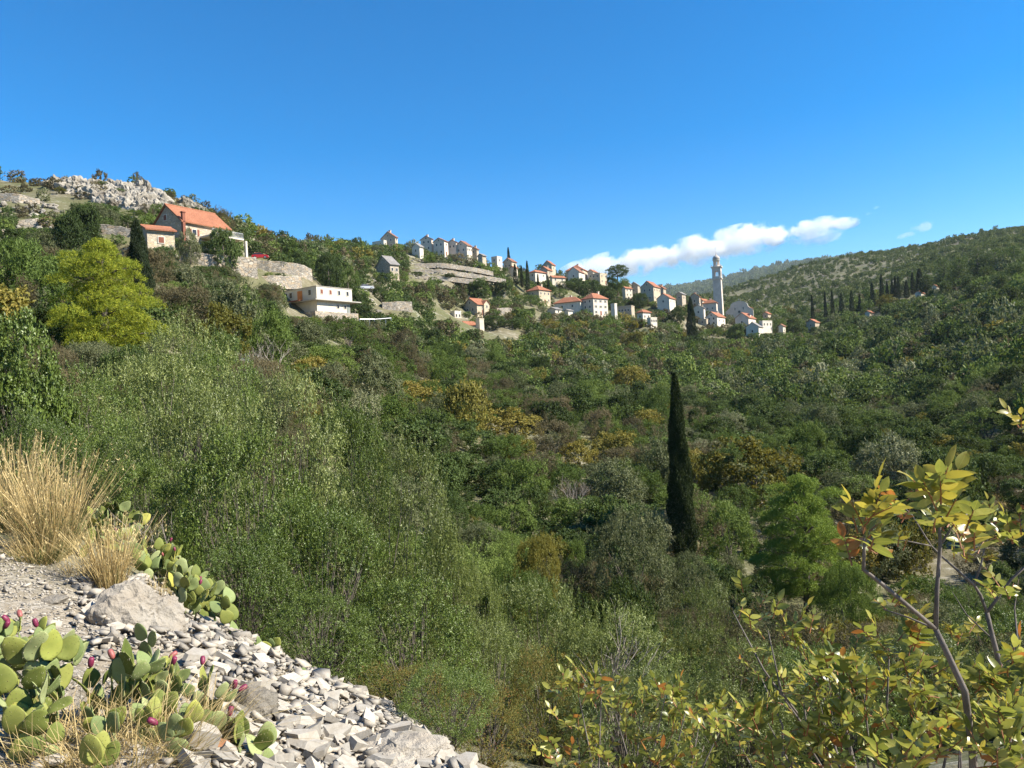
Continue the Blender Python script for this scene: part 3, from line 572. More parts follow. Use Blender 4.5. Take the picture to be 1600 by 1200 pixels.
def gable_walls(b, L, W, z0, H, rise):
    vs = [(-L/2,-W/2,z0),(L/2,-W/2,z0),(L/2,W/2,z0),(-L/2,W/2,z0),(-L/2,-W/2,H),(L/2,-W/2,H),(L/2,W/2,H),(-L/2,W/2,H),(-L/2,0,H+rise),(L/2,0,H+rise)]
    b.add(vs, [(0,1,5,4),(2,3,7,6),(0,4,8,7,3),(1,2,6,9,5),(0,3,2,1)])
def gable_roof(b, L, W, H, rise, oh=0.5, th=0.24):
    k = rise / (W / 2); y = W/2 + oh; ze = H - k * oh + .03; zr = H + rise + .03
    for s in (-1, 1):
        a = [(-L/2-oh*.6, s*y, ze), (L/2+oh*.6, s*y, ze), (L/2+oh*.6, 0, zr), (-L/2-oh*.6, 0, zr)]
        t = [(p[0], p[1], p[2] + th) for p in a]
        b.add(a + t, [(0,3,2,1),(4,5,6,7),(0,1,5,4),(1,2,6,5),(2,3,7,6),(3,0,4,7)] if s < 0 else [(0,1,2,3),(7,6,5,4),(4,5,1,0),(5,6,2,1),(6,7,3,2),(7,4,0,3)])
    # ridge tiles
    b.add([(-L/2-oh*.6,-.16,zr+th-.08),(L/2+oh*.6,-.16,zr+th-.08),(L/2+oh*.6,.16,zr+th-.08),(-L/2-oh*.6,.16,zr+th-.08),(-L/2-oh*.6,0,zr+th+.12),(L/2+oh*.6,0,zr+th+.12)],
          [(0,1,5,4),(2,3,4,5),(0,4,3),(1,2,5)])
def hip_roof(b, L, W, H, pitch, oh=0.55, th=0.24):
    a, c = L/2 + oh, W/2 + oh; m_ = min(a, c); rise = m_ * math.tan(pitch)
    rx, ry = max(a - m_, 0.05), max(c - m_, 0.05)
    z0 = H - 0.02
    vs = [(-a,-c,z0),(a,-c,z0),(a,c,z0),(-a,c,z0),(-a,-c,z0+th),(a,-c,z0+th),(a,c,z0+th),(-a,c,z0+th)]
    if a >= c: top = [(-rx,0,z0+th+rise),(rx,0,z0+th+rise)]; fs = [(4,5,9,8),(6,7,8,9),(7,4,8),(5,6,9)]
    else: top = [(0,-ry,z0+th+rise),(0,ry,z0+th+rise)]; fs = [(4,5,8),(5,6,9,8),(6,7,9),(7,4,8,9)]
    b.add(vs + top, fs + [(0,3,2,1),(0,1,5,4),(1,2,6,5),(2,3,7,6),(3,0,4,7)])
    return rise

hr = random.Random(5)
for (key, u, ve, vb, d, ph, lw, rw, rtype, wmat, rmat, wl, wr, op) in HOUSES:
    p, c, phi, L, W, H = HB[key]
    root = empty(op['nm'], (c.x, c.y, p.z), phi)
    far = d > 200
    tag(root, op['lab'], 'outbuilding' if ('shed' in op['nm'] or 'hut' in op['nm'] or 'lean' in op['nm']) else 'house', 'houses of the hillside village')
    pitch = R(op.get('pitch', 25)); rise = W / 2 * math.tan(pitch)
    b = MB()
    if rtype == 'gable': gable_walls(b, L, W, -4.0, H, rise)
    else: b.box(-L/2, L/2, -W/2, W/2, -4.0, H)
    b.build('wall', M[wmat], root)
    b = MB()
    if rtype == 'gable': gable_roof(b, L, W, H, rise)
    elif rtype == 'hip': rise = hip_roof(b, L, W, H, pitch)
    else:
        t = .25
        b.box(-L/2-.08, L/2+.08, -W/2-.08, -W/2+t, H, H+.4); b.box(-L/2-.08, L/2+.08, W/2-t, W/2+.08, H, H+.4)
        b.box(-L/2-.08, -L/2+t, -W/2+t, W/2-t, H, H+.4); b.box(L/2-t, L/2+.08, -W/2+t, W/2-t, H, H+.4)
        b.box(-L/2+t, L/2-t, -W/2+t, W/2-t, H, H+.12)
    rf = b.build('roof', M[rmat if rtype != 'flat' else wmat], root)
    if rtype != 'flat':      # eaves course
        b = MB(); b.box(-L/2-.12, L/2+.12, -W/2-.12, -W/2-.002, H-.34, H-.14); b.build('cornice', M['trim'], root)
        b = MB(); b.box(-L/2-.12, L/2+.12, W/2+.002, W/2+.12, H-.34, H-.14); b.build('cornice', M['trim'], root)
    if op.get('chim') or (rtype != 'flat' and hr.random() < .45 and W > 3.5):
        b = MB(); cz = H + rise
        b.box(L*.22, L*.22+.9, -.45, .45, H+.2, cz+1.0); b.box(L*.22-.1, L*.22+1.0, -.55, .55, cz+1.0, cz+1.2)
        b.build('chimney', M[wmat], rf)
    ww, wh = (1.0, 1.35) if far else (1.05, 1.15)
    sh = op.get('sh')
    if wl[0]:
        for r_ in range(wl[1]):
            for q in range(wl[0]):
                yy = W/2 - W * (q + .5) / wl[0] if wl[0] > 1 else 0
                zz = H * (r_ + .55) / max(wl[1], 1)
                if key == 'h2': zz = (2.2, H + rise * .35)[r_]; yy = (-.3, .5)[r_]
                put_window(root, (-L/2 - .02, yy * .8, zz), -math.pi/2, ww, wh, sh if not far else None, closed=(key == 'h2'))
        if rtype == 'gable' and wl[0] == 2 and rise > 1.5:
            put_window(root, (-L/2 - .02, 0, H + rise * .35), -math.pi/2, .8, .9)
    if wr[0]:
        for r_ in range(wr[1]):
            for q in range(wr[0]):
                xx = -L/2 + L * (q + .5) / wr[0]; zz = H * (r_ + .55) / max(wr[1], 1)
                if r_ == 0 and q == wr[0] // 2 and wr[1] > 1 and far:      # a door on the ground floor
                    b = MB(); b.box(xx-.55, xx+.55, -W/2-.07, -W/2+.2, 0, 2.1); b.build('door', M['shut_b'], root); continue
                put_window(root, (xx, -W/2 - .02, zz), 0, ww, wh, sh, closed=(key == 'h1'))
    if op.get('dormer'):
        dm = empty('dormer', (0, -W*.28, H)); dm.parent = root; 
        b = MB(); b.box(-.9, .9, -.8, 1.6, 0, 1.9); b.build('dormer_wall', M['plaster'], dm)
        b = MB(); gable_walls(b, 1.8, 2.0, 1.9, 1.92, .7); b.build('dormer_roof', M[rmat], dm)
    if op.get('cross'):
        b = MB(); xx = L/2 - 1.6
        vs = [(xx-1.7,-W/2-.6,-4),(xx+1.7,-W/2-.6,-4),(xx+1.7,0,-4),(xx-1.7,0,-4),(xx-1.7,-W/2-.6,H+.2),(xx+1.7,-W/2-.6,H+.2),(xx+1.7,0,H+.2),(xx-1.7,0,H+.2),(xx,-W/2-.6,H+1.7),(xx,0,H+1.7)]
        b.add(vs, [(0,1,5,8,4),(1,2,6,5),(3,0,4,7)]); b.build('cross_gable', M[wmat], root)
        b = MB()
        for s in (-1, 1):
            b.add([(xx,-W/2-.9,H+1.75),(xx,0,H+1.75),(xx+s*2.0,0,H-.05),(xx+s*2.0,-W/2-.9,H-.05),(xx,-W/2-.9,H+1.93),(xx,0,H+1.93),(xx+s*2.0,0,H+.12),(xx+s*2.0,-W/2-.9,H+.12)],
                  [(0,1,2,3),(7,6,5,4),(0,3,7,4),(3,2,6,7)] if s > 0 else [(3,2,1,0),(4,5,6,7),(4,7,3,0),(7,6,2,3)])
        b.build('cross_roof', M[rmat], root)
        put_window(root, (xx, -W/2 - .62, H * .8), 0, .9, 1.2)
    if key == 'h2':     # red flue on the corner and the terrace with its railing
        b = MB(); b.box(-L/2-.05, -L/2+.45, -W/2-.5, -W/2-.02, -1, H+1.3); b.box(-L/2-.15, -L/2+.55, -W/2-.6, -W/2+.08, H+1.3, H+1.5)
        b.build('flue', M['shut_b'], root)
        b = MB(); b.box(-L/2+3.6, L/2+.5, -W/2-3.4, -W/2-.01, 1.3, 1.6); tb = b.build('terrace', M['plaster'], root)
        for q in range(3):
            b = MB(); x_ = -L/2 + 3.9 + q * 3.5; b.box(x_-.2, x_+.2, -W/2-3.3, -W/2-2.9, -4, 1.3); b.build('pillar', M['plaster'], root)
        b = MB(); x0_, x1_ = -L/2+3.7, L/2+.4
        b.box(x0_, x1_, -W/2-3.35, -W/2-3.3, 2.5, 2.56); b.box(x0_, x1_, -W/2-3.35, -W/2-3.3, 1.75, 1.8)
        n_ = 40
        for q in range(n_ + 1):
            x_ = x0_ + (x1_ - x0_) * q / n_; b.box(x_-.012, x_+.012, -W/2-3.34, -W/2-3.31, 1.6, 2.5)
        b.build('railing', M['metal'], root)
    if key == 'h1':
        b = MB(); b.box(-L/2-2.2, -L/2-.01, -W/2+.2, W/2-.6, -4, .35); b.box(-L/2-2.4, -L/2-.01, -W/2, W/2-.4, .35, .5); b.build('lean_to', M['roof_old'], root)

# ---- the long white building with its ledge and stone base
p = at(494, 447, 170); phi = R(55); L, W = 10.9, 11.8; zt = p.z
ax = Vector((math.cos(phi), math.sin(phi), 0)); ay = Vector((-math.sin(phi), math.cos(phi), 0))
c = p + ax * L/2 + ay * W/2
wb = empty('white_building', (c.x, c.y, zt - 8.2), phi)
tag(wb, 'long flat roofed white building with four brown windows above a rough stone base', 'house')
CLEAR.append((c.x, c.y, 10))
T0 = 8.2
b = MB(); b.box(-L/2, L/2, -W/2, W/2, 5.2, T0); b.build('wall', M['plaster'], wb)
b = MB(); b.box(-L/2+.2, L/2-.6, -W/2+.25, W/2, 2.3, 4.95); b.build('lower_wall', M['plaster'], wb)
b = MB(); b.box(-L/2-1.2, L/2+2.0, -W/2-1.0, W/2, 4.95, 5.2); b.build('ledge', M['conc'], wb)
b = MB(); b.box(-L/2-.12, L/2+.12, -W/2-.12, W/2+.1, T0, T0+.14); b.build('roof', M['conc'], wb)
b = MB(); b.box(-L/2-1.5, L/2+.8, -W/2-1.0, W/2, -5, 2.3); b.build('stone_base', M['drywall'], wb)
for q in range(4): put_window(wb, (-L/2 + 1.5 + q * 2.65, -W/2 - .02, 7.05), 0, .85, 1.25, 'shut_b' if q < 2 else None, closed=(q in (0, 1)))
for q in range(2): put_window(wb, (L/2 - 4.4 + q * 2.2, -W/2 + .23, 3.8), 0, .9, 1.0)
b = MB(); b.box(L/2-1.6, L/2-.75, -W/2+.16, -W/2+.3, 2.3, 4.3); b.build('door', M['shut_g'], wb)
for yy, w_ in ((3.2, 1.3), (-3.6, 1.2), (4.9, 1.0)): put_window(wb, (-L/2 - .02, yy, 7.0), -math.pi/2, w_, 1.5)
b = MB(); b.box(-L/2-.08, -L/2+.1, -.9, .8, 5.2, 7.7); b.build('orange_door', M['orange'], wb)
b = MB(); b.box(-L/2-2.2, -L/2-.01, -2.2, 1.6, 5.15, 5.3); b.build('threshold_slab', M['shut_b'], wb)

# ---- bell tower
TD = 470.0; p = at(1124, 500, TD); phi = R(66)
tw = empty('bell_tower', (p.x, p.y, p.z), phi + 0)
tag(tw, 'tall slender pale stone bell tower with round lantern, dome and cross', 'bell tower'); CLEAR.append((p.x, p.y, 5))
k = TD / F_PX
S = 2.55
zc1, zc2, zl, zd0, zd1, zs = (500-437)*k, (500-417.5)*k, (500-406)*k, (500-404)*k, (500-398)*k, (500-390)*k
b = MB()
vs = []
for (hw, z) in ((S*1.10, -4), (S*1.06, 2), (S*.98, zc1)): vs += [(-hw,-hw,z),(hw,-hw,z),(hw,hw,z),(-hw,hw,z)]
b.add(vs, [(0,1,5,4),(1,2,6,5),(2,3,7,6),(3,0,4,7),(4,5,9,8),(5,6,10,9),(6,7,11,10),(7,4,8,11),(8,9,10,11)])
b.build('shaft', M['ashlar'], tw)
b = MB(); b.box(-S*1.14, S*1.14, -S*1.14, S*1.14, zc1, zc1+.35); b.box(-S*1.25, S*1.25, -S*1.25, S*1.25, zc1+.35, zc1+.8); b.build('lower_cornice', M['trim'], tw)
# belfry storey: four corner piers, arches between them
b = MB(); hb0, hb1 = zc1 + .8, zc2 - .7; e = S * 1.04
for sx in (-1, 1):
    for sy in (-1, 1):
        x0, x1 = sorted((sx*e, sx*e*.42)); y0, y1 = sorted((sy*e, sy*e*.42)); b.box(x0, x1, y0, y1, hb0, hb1)
b.box(-e*.98, e*.98, -e*.98, e*.98, hb0, hb0 + 1.1); b.box(-e*.98, e*.98, -e*.98, e*.98, hb1 - 1.9, hb1 - .002)
b.build('belfry', M['ashlar'], tw)
for a in range(4):
    b = MB(); b.box(-.13, .13, -e*.94, -e*.84, hb0+1.1, hb1-1.9)
    o = b.build('mullion', M['trim'], tw); o.rotation_euler = (0, 0, a * math.pi/2)
    b = MB(); n_ = 7; pts = []
    for s in (-1, 1):
        arc = [(s*e*.21 + e*.2*math.cos(math.pi*i/n_), hb1-1.9-.5+.5*math.sin(math.pi*i/n_)) for i in range(n_+1)]
        for i in range(n_):
            (xa, za), (xb, zb) = arc[i], arc[i+1]
            b.add([(xa,-e*.97,za),(xb,-e*.97,zb),(xb,-e*.97,hb1-1.88),(xa,-e*.97,hb1-1.88),(xa,-e*.7,za),(xb,-e*.7,zb),(xb,-e*.7,hb1-1.88),(xa,-e*.7,hb1-1.88)],[(0,1,2,3),(7,6,5,4),(4,5,1,0),(2,6,7,3),(0,3,7,4),(1,5,6,2)])
    o = b.build('belfry_arch', M['ashlar'], tw); o.rotation_euler = (0, 0, a * math.pi/2)
b = MB(); b.box(-S*1.16, S*1.16, -S*1.16, S*1.16, zc2-.7, zc2-.35); b.box(-S*1.32, S*1.32, -S*1.32, S*1.32, zc2-.35, zc2+.1)
b.build('upper_cornice', M['trim'], tw)
for sx in (-1, 1):
    for sy in (-1, 1):
        b = MB(); b.lathe([(.3, zc2+.1), (.34, zc2+.5), (.16, zc2+.8), (.26, zc2+1.15), (.02, zc2+1.7)], 8, sx*S*1.1, sy*S*1.1); b.build('finial', M['trim'], tw)
b = MB(); b.lathe([(S*.92, zc2+.1), (S*.92, zc2+1.0), (S*.8, zc2+1.15)], 8, rot=R(22.5)); b.build('lantern_base', M['ashlar'], tw)
for a in range(8):
    b = MB(); b.box(S*.58, S*.78, -.26, .26, zc2+1.15, zl-.9); o = b.build('lantern_pier', M['ashlar'], tw); o.rotation_euler = (0, 0, R(45*a+22.5))
b = MB(); b.lathe([(S*.5, zc2+1.15), (S*.5, zc2+1.4)], 8); b.lathe([(S*.80, zl-.9), (S*.82, zl-.4), (S*.98, zl-.35), (S*.98, zl), (S*.8, zl+.05)], 16); b.build('lantern_cornice', M['trim'], tw)
b = MB(); b.lathe([(S*.78, zl+.05), (S*.90, zl+.5), (S*.92, zl+1.1), (S*.80, zl+1.8), (S*.55, zl+2.4), (S*.30, zl+2.8), (S*.16, zl+3.2), (.12, zl+4.2), (.05, zs+.3)], 16); b.build('dome', M['lead'], tw, smooth=True)
b = MB(); b.tube([(0,0,zs), (0,0,zs+1.9)], .07, 6); b.tube([(0,-.55,zs+1.3), (0,.55,zs+1.3)], .07, 6); b.build('cross', M['metal'], tw)

# ---- church: facade with curved gable, round window, nave behind
CD = 440.0; k = CD / F_PX; pb = at(1156, 500, CD); phi = R(62)
ch = empty('church', (pb.x, pb.y, pb.z), phi); CLEAR.append((pb.x + 6, pb.y + 8, 14))
tag(ch, 'stone church with curved baroque facade and cross right of the bell tower', 'church')
# facade faces local -X; profile over local Y (left in the picture is +Y)
HWD = 8.0; prof = []
hf = (500-471)*k
for i in range(25):
    t = -1 + 2 * i / 24
    if abs(t) < .62: z = hf - .2 - (1 - math.cos(math.asin(min(1, abs(t)/.70)))) * 3.6
    else: z = hf - 3.2 - 2.6 * ((abs(t) - .62) / .38) ** .7
    prof.append((t * HWD, z))
b = MB(); vs = []
for y, z in prof: vs += [(-.5, y, -4), (-.5, y, z), (.3, y, -4), (.3, y, z)]
fs = []
for i in range(24):
    a = i * 4
    fs += [(a, a+1, a+5, a+4), (a+2, a+6, a+7, a+3), (a+1, a+3, a+7, a+5)]
fs += [(0, 2, 3, 1), (96, 97, 99, 98)]
b.add(vs, fs); b.build('facade', M['ashlar'], ch)
b = MB()
for i in range(24):
    (ya, za), (yb, zb) = prof[i], prof[i+1]
    b.add([(-.7,ya,za),(-.7,yb,zb),(.4,yb,zb),(.4,ya,za),(-.7,ya,za+.35),(-.7,yb,zb+.35),(.4,yb,zb+.35),(.4,ya,za+.35)],[(4,7,6,5),(0,4,5,1),(2,6,7,3),(0,1,2,3)])
b.build('coping', M['trim'], ch)
b = MB(); b.tube([(-.62,0,hf-6.2),(-.45,0,hf-6.2)], .75, 16); b.build('round_window', M['glass'], ch)
for yy in (-2.4, 2.4): put_window(ch, (-.52, yy, hf-4.3), -math.pi/2, .6, 2.0)
b = MB(); b.tube([(0,0,hf),(0,0,hf+1.8)], .08, 6); b.tube([(0,-.5,hf+1.2),(0,.5,hf+1.2)], .08, 6); b.build('cross', M['metal'], ch)
nl = 16
b = MB(); b.box(.3, nl, -HWD*.62, HWD*.62, -4, hf-3.4); b.build('nave_wall', M['stone_h'], ch)
b = MB()
for s in (-1, 1):
    w_ = HWD*.62 + .4
    a = [(.31, s*w_, hf-3.6), (nl+.3, s*w_, hf-3.6), (nl+.3, 0, hf-.9), (.31, 0, hf-.9)]; t = [(x, y, z + .2) for x, y, z in a]
    b.add(a + t, [(0,3,2,1),(4,5,6,7),(0,1,5,4),(1,2,6,5),(2,3,7,6),(3,0,4,7)] if s < 0 else [(0,1,2,3),(7,6,5,4),(4,5,1,0),(5,6,2,1),(6,7,3,2),(7,4,0,3)])
b.add([(nl, -HWD*.62, hf-3.4), (nl, HWD*.62, hf-3.4), (nl, 0, hf-.9)], [(0, 1, 2)])
b.build('roof', M['roof'], ch)
for q in range(3): put_window(ch, (3.5 + q * 4.5, -HWD*.62 - .02, hf-5.5), 0, 1.0, 2.0)

# ---- dry stone terrace walls: each a wall of its own following the ground
def stone_wall(pix, h, th, label, base_drop=2.0, nm='dry_stone_wall', mat='drywall'):
    """pix: list of (u, v_top, d)"""
    P3 = [at(*q) for q in pix]; b = MB(); n = len(P3)
    pts = []
    for i in range(n - 1):
        m_ = max(2, int((P3[i+1] - P3[i]).length / 1.0))
        for j in range(m_): pts.append(P3[i].lerp(P3[i+1], j / m_))
    pts.append(P3[-1])
    c0 = pts[len(pts)//2]; wr_ = random.Random(len(pix) * 7 + int(pix[0][0]))
    prev = None; vs = []; fs = []
    for i, q in enumerate(pts):
        t = (pts[min(i+1, len(pts)-1)] - pts[max(i-1, 0)]); t.z = 0; t.normalize(); nn = Vector((t.y, -t.x, 0))
        top = q.z + wr_.uniform(-.12, .12); j1, j2 = wr_.uniform(-.08, .08), wr_.uniform(-.08, .08)
        lo = q.z - h - base_drop
        for off, z in ((th/2 + .25, lo), (th/2 + j1, top - .1), (th/2 - .12 + j2, top), (-th/2 - 2.5, top + .05), (-th/2 - 2.5, lo)):
            w = Vector((q.x, q.y, 0)) + nn * off; vs.append((w.x - c0.x, w.y - c0.y, z - c0.z))
        if i:
            a = (i - 1) * 5; e = i * 5
            for s in range(4): fs.append((a+s, e+s, e+s+1, a+s+1))
    fs += [(0, 1, 2, 3, 4), tuple(reversed([(len(pts)-1)*5 + s for s in range(5)]))]
    b.add(vs, fs); o = b.build(nm, M[mat], None); o.location = c0
    tag(o, label, 'wall', 'terrace walls of the hillside')
    return o
for pix, h, th, lab in WALLS: stone_wall(pix, h, th, lab, 1.2)

# ---- cars
def car(u, v, d, rz, paint, label, nm):
    p = at(u, v, d); z = p.z
    root = empty(nm, (p.x, p.y, z), rz); tag(root, label, 'car')
    CLEAR.append((p.x, p.y, 3.2))
    pm = plain('car_paint_' + nm, paint, 0.3, 0.5, 0.03, 1.0)
    tyre = plain('tyre_' + nm, (0.02, 0.02, 0.02), 0.8, 0.2)
    prof = [(-2.0,.35),(-2.05,.75),(-1.95,.95),(-1.1,1.02),(-.45,1.0),(.9,1.0),(1.55,.95),(2.0,.8),(2.05,.4),(1.9,.28),(-1.85,.28)]
    b = MB(); n = len(prof); w = .82
    b.add([(x,-w,zz) for x,zz in prof]+[(x,w,zz) for x,zz in prof],[tuple(range(n)),tuple(reversed(range(n,2*n)))]+[(i,i+n,(i+1)%n+n,(i+1)%n) for i in range(n)])
    b.build('body', pm, root)
    cab = [(-1.85,.97),(-1.45,1.42),(-.2,1.46),(.35,1.4),(1.0,.98)]; n = len(cab)
    b = MB(); b.add([(x,-.70 if zz>1.2 else -.78,zz) for x,zz in cab]+[(x,.70 if zz>1.2 else .78,zz) for x,zz in cab],[tuple(range(n)),tuple(reversed(range(n,2*n)))]+[(i,i+n,(i+1)%n+n,(i+1)%n) for i in range(n)])
    b.build('cabin_glass', M['glass'], root)
    b = MB(); b.box(-1.42,.25,-.69,.69,1.44,1.50); b.build('roof', pm, root)
    for sx in (-1.25, 1.25):
        for sy in (-.8, .8):
            b = MB(); b.tube([(sx, sy-.1, .31), (sx, sy+.1, .31)], .31, 12); wo = b.build('wheel', tyre, root)
            b = MB(); b.tube([(sx, sy-.11, .31), (sx, sy+.11, .31)], .18, 10); b.build('rim', M['metal'], wo)
    for sy in (-.6, .6):
        b = MB(); b.box(2.0, 2.06, sy-.16, sy+.16, .62, .76); b.build('headlight', M['trim'], root)
car(407, 404.5, 189, R(10), (0.42, 0.02, 0.025), 'red hatchback parked on top of the stone embankment', 'parked_car')
car(573, 452.5, 219, R(25), (0.5, 0.52, 0.55), 'silver car parked on the pale track below the lone stone house', 'parked_car')
# ---- guard rail below the white building
gr = None
pts = [at(562,499,168), at(585,499,171), at(611,497,176)]
gr = empty('guard_rail', pts[1] - Vector((0, 0, .8))); tag(gr, 'pale metal guard rail on the road bend right of the white building', 'guard rail')
b = MB()
b.tube([q - Vector(gr.location) for q in pts], .12, 6)
b.build('rail', M['metal'], gr)
for t in range(7):
    q = (pts[0].lerp(pts[1], t/3) if t < 3 else pts[1].lerp(pts[2], (t-3)/3)) - Vector(gr.location)
    b = MB(); b.box(q.x-.06, q.x+.06, q.y-.06, q.y+.06, q.z-2.2, q.z+.1); b.build('post', M['metal'], gr)
# ------------------------------------------------------------------ vegetation prototypes
def leaves_mesh(name, Pb, D, Ls, Ws, mat, seed=0, rnd=None, fold=0.25, CN=None, cj=0.38):
    """one folded four-point leaf (two triangles) for every base point Pb with direction D"""
    rg = np.random.default_rng(seed + 999); n = len(Pb)
    D = D / np.maximum(np.linalg.norm(D, axis=1, keepdims=True), 1e-6)
    rv = rg.normal(size=(n, 3))
    if CN is not None: rv = CN + rv * cj
    S = np.cross(D, rv) if CN is None else np.cross(rv, D); S /= np.maximum(np.linalg.norm(S, axis=1, keepdims=True), 1e-6)
    Nn = np.cross(D, S)
    Ls = np.broadcast_to(Ls, n)[:, None]; Ws = np.broadcast_to(Ws, n)[:, None]
    tip = Pb + D * Ls; mid = Pb + D * Ls * 0.45
    a = mid + S * Ws * 0.5 + Nn * Ws * fold; c = mid - S * Ws * 0.5 + Nn * Ws * fold
    V = np.stack([Pb, a, tip, c], 1).reshape(-1, 3)
    k = np.arange(n) * 4
    tri = np.stack([np.stack([k, k + 1, k + 2], -1), np.stack([k, k + 2, k + 3], -1)], 1).reshape(-1, 3)
    if rnd is None: rnd = rg.random(n)
    return np_mesh(name, V, [tri], rnd=np.repeat(rnd, 2), mats=[mat])

def shrub_points(seed, Rw, H, n_tw, lobes=9, shell=0.3, low=0.02, gap=0.3, flat=1.0):
    """points spread through the outer shell of a lumpy crown, with outward directions"""
    rg = np.random.default_rng(seed)
    C = [np.array([0, 0, H * .45])]; RD = [np.array([Rw * .74, Rw * .74, H * .44])]
    for k in range(lobes):
        a = 2 * math.pi * (k + rg.random() * .7) / lobes; el = rg.uniform(-.25, 1.1)
        rr_ = rg.uniform(.28, .5)
        dirv = np.array([math.cos(a) * math.cos(el), math.sin(a) * math.cos(el), math.sin(el)])
        C.append(C[0] + dirv * np.array([Rw * .60, Rw * .60, H * .40])); RD.append(np.array([Rw * rr_, Rw * rr_, H * rr_ * .62 * flat]))
    C = np.array(C); RD = np.array(RD)
    wgt = (RD[:, 0] ** 2); wgt /= wgt.sum()
    out_p, out_n = [], []; tot = 0
    while tot < n_tw:
        m_ = n_tw * 2
        k = rg.choice(len(C), m_, p=wgt); dv = rg.normal(size=(m_, 3)); dv /= np.linalg.norm(dv, axis=1, keepdims=True)
        rad = 1 - shell * rg.random(m_) ** 1.6
        p = C[k] + dv * RD[k] * rad[:, None]
        ok = p[:, 2] > low * H
        for j in range(len(C)):
            q = np.linalg.norm((p - C[j]) / RD[j], axis=1); ok &= ~((q < 0.72) & (k != j))
        s = 2.6 / Rw
        g = np.sin(p[:, 0] * s * 2.1 + seed) * np.sin(p[:, 1] * s * 2.3 + 1.7 * seed) * np.sin(p[:, 2] * s * 2.7 + .6 * seed)
        ok &= (g > -0.55 + gap * rg.random(m_) - (0.25 if gap < .2 else 0)) | (rg.random(m_) < .35)
        p = p[ok]; dv = dv[ok] / RD[k[ok]]; dv /= np.linalg.norm(dv, axis=1, keepdims=True)
        out_p.append(p); out_n.append(dv); tot += len(p)
    return np.concatenate(out_p)[:n_tw], np.concatenate(out_n)[:n_tw]

def clumped(seed, Rw, H, n_cl, per_cl, cr, lobes, shell, low, gap, flat=1.0):
    """leaf clumps: small rounded bunches of twigs set over the crown, each with its own sunny and shaded side"""
    C, N_ = shrub_points(seed, Rw, H, n_cl, lobes, shell, low, gap, flat); r_ = np.random.default_rng(seed + 5)
    k = np.repeat(np.arange(n_cl), per_cl); dv = r_.normal(size=(len(k), 3)); dv /= np.linalg.norm(dv, axis=1, keepdims=True)
    ax = N_ * .7; ax[:, 2] += .35; flip = (dv * ax[k]).sum(1) < -.25; dv[flip] *= -1
    sz = cr * r_.uniform(.55, 1.35, n_cl)
    P_ = C[k] + dv * (sz[k] * (1 - .45 * r_.random(len(k)) ** 2))[:, None] * np.array([1, 1, .85])
    nn = dv * .75 + N_[k] * .45; nn /= np.linalg.norm(nn, axis=1, keepdims=True)
    return P_, nn

def twig_leaves(rg, P_, N_, per, tlen, up, jit, leafL, leafW, spread=0.75):
    """leaves set along short twigs"""
    n = len(P_)
    T = N_ * 0.8 + rg.normal(size=(n, 3)) * jit; T[:, 2] += up; T /= np.linalg.norm(T, axis=1, keepdims=True)
    s = np.tile(np.linspace(0.0, 1.0, per), n); Tr = np.repeat(T, per, 0)
    ln = np.repeat(tlen * rg.uniform(.6, 1.25, n), per)
    B = np.repeat(P_, per, 0) + Tr * (s * ln)[:, None]
    D = Tr * (1 - spread) + rg.normal(size=(n * per, 3)) * spread * .75; D[:, 2] += .12
    tw_r = np.repeat(rg.random(n), per)
    rnd = np.clip(tw_r * .55 + rg.random(n * per) * .45, 0, 1)
    CN = np.repeat(N_ / np.maximum(np.linalg.norm(N_, axis=1, keepdims=True), 1e-6), per, 0)
    return B, D, leafL * rg.uniform(.7, 1.25, n * per), leafW * rg.uniform(.7, 1.25, n * per), rnd, CN

def make_foliage(name, seed, Rw, H, n_tw, per, tlen, up, leafL, leafW, mat, jit=.45, lobes=9, shell=.3, low=.02, gap=.3, flat=1.0, clus=None):
    rg = np.random.default_rng(seed + 50)
    if clus: P_, N_ = clumped(seed, Rw, H, n_tw // clus[0], clus[0], clus[1] * Rw, lobes, shell, low, gap, flat)
    else: P_, N_ = shrub_points(seed, Rw, H, n_tw, lobes, shell, low, gap, flat)
    B, D, l, w, r, CN = twig_leaves(rg, P_, N_, per, tlen, up, jit, leafL, leafW)
    return leaves_mesh(name, B, D, l, w, mat, seed, r, CN=CN), P_

def make_stems(name, seed, H, Rw, targets, n, r0, mat, trunk=0.0):
    rd = random.Random(seed); b = MB()
    if trunk > 0: b.tube([(0, 0, -.6), (.03, 0, trunk * .5), (0.05, .04, trunk)], [r0 * 1.5, r0 * 1.2, r0], 7)
    for k in range(n):
        t = targets[rd.randrange(len(targets))]
        a = Vector((rd.uniform(-.06, .06) * Rw, rd.uniform(-.06, .06) * Rw, trunk * .95 if trunk else -.3)); e = Vector(t) * .96
        if trunk: a = Vector((.05, .04, trunk * rd.uniform(.8, .98)))
        m1 = a.lerp(e, .4) + Vector((rd.uniform(-.1, .1) * Rw, rd.uniform(-.1, .1) * Rw, .06 * H)); m2 = a.lerp(e, .75) + Vector((rd.uniform(-.06, .06) * Rw, rd.uniform(-.06, .06) * Rw, .04 * H))
        r = r0 * rd.uniform(.3, .6)
        b.tube([a, m1, m2, e], [r, r * .7, r * .4, r * .12], 4)
    return b.mesh(name, mat)

KINDS = ['holm', 'olive', 'heath', 'gold', 'juniper']
def with_mat(me, mat):
    c = me.copy(); c.materials.clear(); c.materials.append(mat); return c
